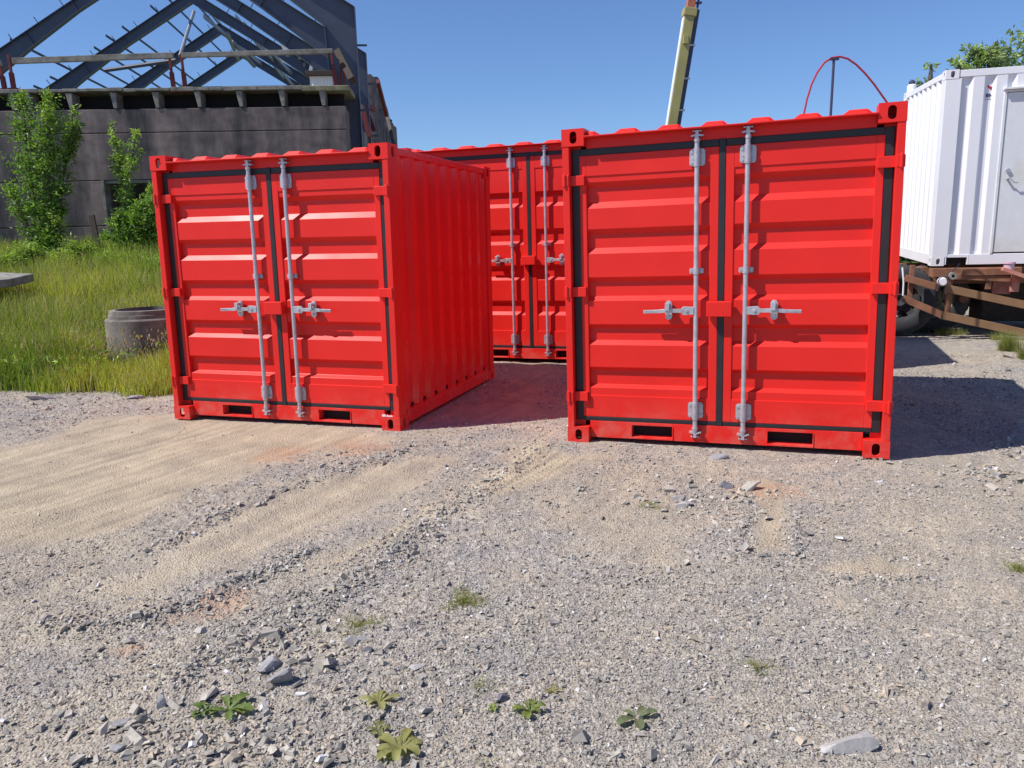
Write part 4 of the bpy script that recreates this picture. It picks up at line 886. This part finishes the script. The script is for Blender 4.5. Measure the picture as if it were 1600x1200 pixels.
shrub('low tangle of pale shoots at the foot of the doorway bush', [
    [(165,425,16.4,.25),(165,408,16.4,.3)],[(200,440,15.8,.3),(200,415,15.8,.42)],[(240,440,15.2,.3),(240,418,15.2,.42)]], 4200, .07, 9, colA=(.07,.12,.02), colB=(.16,.22,.05), thick=.01)
# trees behind the white container
for i, (lab, stems, n_) in enumerate([
  ('bushy tree top rising above the right end of the white container', [[(1600,330,24,.1),(1598,150,24,1.3),(1602,95,24,1.0),(1608,50,24,.4)], [(1600,330,24,.1),(1560,120,24,.9),(1556,85,24,.6),(1560,70,24,.2)],[(1600,330,24,.1),(1650,120,24,1.5),(1660,60,24,1.0)]], 6500),
  ('greyish green tree crown peeping over the middle of the white container', [[(1530,330,23,.1),(1528,125,23,.9),(1528,95,23,.5),(1525,76,23,.15)],[(1530,330,23,.1),(1505,120,23,.5),(1498,102,23,.2)],[(1530,330,23,.1),(1546,110,23,.6),(1545,80,23,.2)]], 4200),
  ('thin sapling tip above the far roof edge of the white container', [[(1452,330,20,.1),(1452,140,20,.35),(1454,118,20,.18),(1455,100,20,.05)],[(1448,330,20,.1),(1432,145,20,.2),(1430,132,20,.08)]], 900)]):
    shrub(lab, stems, n_, .17 if i < 2 else .13, 20+i, colA=(.07,.10,.05), colB=(.16,.20,.10), name='tree', cat='tree', group='trees behind the white container', thick=.10, spread=1.3)
hedge_blocker = []  # leaves added to block the sunlit ground beyond the trailer
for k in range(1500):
    a = RNG.uniform(0,1); Y = 19+RNG.uniform(-1.3,1.3); x = 4.5+a*17; h = 2.9*(.6+.5*math.sin(x*1.3)**2); hedge_blocker.append(np.array([x, Y, 0])+RNG.normal(0,1,(22,3))*[.28,.28,.2]+[0,0,RNG.uniform(.1,h)])
tag(leafcloud('undergrowth', np.concatenate(hedge_blocker), .20, None, (.03,.055,.015), (.08,.12,.03)), 'undergrowth added as a dark blocker behind the trailer', 'undergrowth', kind='stuff')
# meadow grass
def blades(name, x, y, h, w, lean, C, z=None):
    N = len(x); z0 = zatv(x, y) if z is None else z
    a = RNG.uniform(0, 6.283, N); d = np.stack([np.cos(a), np.sin(a)], 1); la = np.abs(RNG.normal(0, lean, N))*h; b_ = RNG.uniform(0, 6.283, N); s = np.stack([np.cos(b_), np.sin(b_)], 1)*(w/2)[:,None]
    V = np.zeros((N,6,3))
    for i, (t, k) in enumerate(((0,1),(.5,.8),(1,.12))):
        cx_ = x+d[:,0]*la*t*t; cy_ = y+d[:,1]*la*t*t; cz_ = z0-.02+h*(t-.15*t*t*np.minimum(la/h,1))
        V[:,2*i,0] = cx_-s[:,0]*k; V[:,2*i,1] = cy_-s[:,1]*k; V[:,2*i,2] = cz_; V[:,2*i+1,0] = cx_+s[:,0]*k; V[:,2*i+1,1] = cy_+s[:,1]*k; V[:,2*i+1,2] = cz_
    Qs = (np.array([[0,1,3,2],[2,3,5,4]])[None]+(np.arange(N)*6)[:,None,None]).reshape(-1,4)
    return fastmesh(name, V.reshape(-1,3), Qs, GRASSM, {'col': np.repeat(C, 6, 0)})
NG = 190000
y = 8.0+12.4*RNG.uniform(0,1,NG)**1.35; x = RNG.uniform(-.86,.02,NG)*y-.5; m_ = (RNG.uniform(0,1,NG) < bankmask(x, y)) & (x < -2.5) & nofeet(x, y) & (np.hypot(x-c[0] if False else x+4.75, y-10.2) > .6); x, y = x[m_], y[m_]
tone = fbm(x, y, .9, 4, 71); k = np.clip(.5+tone*2.2+RNG.normal(0,.18,len(x)), 0, 1)[:,None]
Cg = np.array([.17,.25,.03])*(1-k)+np.array([.46,.45,.08])*k; dry = (RNG.uniform(0,1,len(x)) < .16+.3*np.clip(fbm(x,y,.6,3,72)*2,0,1))[:,None]; Cg = np.where(dry, np.array([[.42,.34,.18]]), Cg)*RNG.uniform(.75,1.25,(len(x),1))
hh = (1-.62*np.exp(-((x+4.5)/.75)**2-((y-9.35)/.5)**2))*(.16+.38*ss((y-8.2)/1.4))*(.75+.9*np.clip(fbm(x,y,1.3,3,73)+.35,0,1))*RNG.uniform(.55,1.35,len(x))
tag(blades('meadow_grass', x, y, hh, .006+.0007*y*RNG.uniform(.6,1.2,len(x)), .35, Cg), 'tall unmown meadow grass on the bank at the left', 'grass', kind='stuff')
# seed heads / small flowers
NF = 14000; y = 8.9+10*RNG.uniform(0,1,NF); x = RNG.uniform(-.8,-.2,NF)*y-.6; m_ = (bankmask(x,y) > .8) & (x < -2.7) & nofeet(x, y) & (np.hypot(x+4.75, y-10.2) > .6); x, y = x[m_], y[m_]
P = np.stack([x, y, zatv(x,y)+.36+RNG.uniform(-.12,.16,len(x))], 1); kk = RNG.uniform(0,1,(len(x),1))
Cf = np.where(kk < .07, [[.75,.55,.03]], np.where(kk < .10, [[.7,.7,.65]], [[.42,.31,.23]]))
N = len(P); V = P[:,None]+RNG.normal(0, .008, (N,4,3)); V[:,:,2] += np.where(kk < .10, 0, 1)*np.array([0,.02,.05,.03])[None]
tag(fastmesh('meadow_flowers', V.reshape(-1,3), np.arange(N*4).reshape(-1,4), GRASSM, {'col': np.repeat(Cf,4,0)}), 'tiny yellow and white flowers and seed heads in the meadow', 'flowers', kind='stuff')
# tufts and weeds on the yard
def tuft(u, v, w, n_, label, h=.05, col=((.15,.20,.04),(.34,.36,.11)), cat='grass tuft', flat=.9):
    p = gp(u, v); r = w/F*p[1]/1.7; a = RNG.uniform(0, 6.283, n_); q = np.sqrt(RNG.uniform(0,1,n_))*r; x = p[0]+np.cos(a)*q; y = p[1]+np.sin(a)*q*1.1
    n_ = n_*2; a = RNG.uniform(0, 6.283, n_); q = np.sqrt(RNG.uniform(0,1,n_))*r*(.55+.45*np.sin(a*3+u)); x = p[0]+np.cos(a)*q; y = p[1]+np.sin(a)*q*1.1
    kk = RNG.uniform(0,1,(n_,1)); C = np.array(col[0])*(1-kk)+np.array(col[1])*kk; C = np.where(RNG.uniform(0,1,(n_,1)) < .32, [[.30,.22,.12]], C)
    o = blades('grass_tuft', x, y, .010+h*.62*RNG.uniform(.3,1.2,n_)*(1+(h > .08)), np.full(n_, .0038), flat*1.3, C); tag(o, label, cat, 'small tufts of grass on the gravel')
for a in [(725,935,75,1500,'mossy tuft of short grass in the middle, right of the wheel track end',.035), (560,975,75,800,'low grass tuft left of the mossy one, beside the stone row',.035), (500,985,40,90,'faint thin tuft at the edge of the stone row',.03), (1015,787,34,320,'small bright tuft left of the rubble patch before the right container',.04),
          (752,1068,40,120,'sparse tuft beside the dark slanting stone',.04), (1182,1040,34,150,'narrow green tuft in the right half of the foreground',.05), (1592,886,26,160,'green tuft cut by the right picture edge',.06), (920,1052,46,70,'dry flattened tuft above the clover leaves',.02), (868,1078,26,60,'tiny yellowish tuft above the small leafy weed',.025),
          (1240,996,18,50,'tiny dull tuft among the bluish gravel',.02), (700,965,30,80,'thin tuft below the mossy one',.02), (838,868,24,40,'faint tiny tuft near the sandy patch',.02), (755,1192,60,90,'tuft cut by the bottom picture edge',.03), (65,940,50,30,'faint green trace on the gravel at the left',.015)]: tuft(*a)
for (u, v, w, n_, h, lb) in ((1425,517,50,500,.13,'green weeds at the foot of the trailer wheel'), (1480,522,46,420,.10,'green weeds next to the wheel weeds, under the trailer rail'), (1575,548,34,420,.22,'bright yellow-green clump of tall weeds at the right edge'), (1598,560,14,160,.14,'small weed clump cut off by the right edge beside the bright one'), (1555,530,20,90,.12,'thin weed shoots behind the bright clump')):
    tuft(u, v, w, n_, lb, h=h, col=((.10,.17,.02),(.30,.34,.06)), cat='weeds', flat=.5)
def weed(u, v, w, leaves, label, seed, col=(.17,.25,.06), rag=0.):
    r = random.Random(seed); p = gp(u, v); z0 = zat(p[0], p[1])+.004; L0 = w/F*p[1]/2; V = []; Qd = []; C = []
    for k in range(leaves):
        a = 6.283*k/leaves+r.uniform(-.35,.35); L = L0*r.uniform(.65,1.12); Wd_ = L*r.uniform(.28,.42); d = np.array([math.cos(a), math.sin(a), 0]); s = np.array([-d[1], d[0], 0]); lift = r.uniform(.12,.4); n0 = len(V); m_ = 9
        for i in range(m_+1):
            t = i/m_; wd = Wd_*(math.sin(math.pi*min(t*.86+.02,1)**1.5)**.8)*.5+.0015; wd *= 1+rag*(.5 if i % 2 else -.4)
            cpt = d*L*t + np.array([0,0,L*lift*math.sin(t*2.4)]); tone_ = r.uniform(.85,1.15)
            for q, zz in ((-1,.18),(0,0),(1,.18)):
                V.append(cpt+s*wd*q+np.array([0,0,abs(q)*wd*zz*3+r.uniform(-.0015,.0015)])); C.append([cc*tone_*(1.25 if q == 0 else 1)*kf for cc, kf in zip(col, (1.05,.85,.95))])
        for i in range(m_):
            for q in (0,1): Qd.append((n0+i*3+q, n0+i*3+q+1, n0+i*3+q+4, n0+i*3+q+3))
    o = fastmesh('weed', np.array(V), np.array(Qd), LEAF, {'col': np.array(C)}, smooth=True); o.location = (p[0], p[1], z0); tag(o, label, 'weed', 'broad-leaved weeds in the foreground')
weed(358,1108,86,8,'ragged green weed at lower left among dark stones',1,(.13,.22,.05),.5); weed(318,1112,50,7,'smaller ragged weed right against the lower left one',12,(.09,.17,.03),.6); weed(592,1095,66,9,'pale pointed-leaf rosette, topmost of the group of three',2,(.26,.31,.11)); weed(590,1136,52,6,'small dark rosette, middle of the group of three',3,(.16,.2,.07))
weed(625,1165,96,12,'largest broad-leaved rosette at the bottom of the group of three',4,(.24,.29,.09)); weed(828,1112,56,9,'crinkled small weed in the centre foreground',5,(.15,.22,.05),.5); weed(995,1120,74,5,'flat five-leaved dull green weed right of centre',6,(.14,.20,.09)); weed(770,1108,24,6,'tiny bright weed beside the dark slanting stone',7,(.2,.3,.06)); weed(862,1075,30,5,'small yellowish weed above the crinkled one',8,(.24,.26,.09))
y = 8.5+10*RNG.uniform(0,1,9000)**1.3; x = RNG.uniform(-.85,-.2,9000)*y-.4; m_ = (bankmask(x,y) > .7) & (x < -2.7) & nofeet(x, y) & (np.hypot(x+4.7, y-10.2) > .65) & (RNG.uniform(0,1,9000) < .35+2*fbm(x,y,.8,3,95)); x, y = x[m_], y[m_]
tag(leafcloud('meadow_herbs', np.stack([x, y, zatv(x,y)+RNG.uniform(.03,.34,len(x))], 1), .07, None, (.07,.12,.02), (.20,.27,.05), updir=.9), 'broad-leaved herbs growing among the meadow grass', 'herbs', kind='stuff')
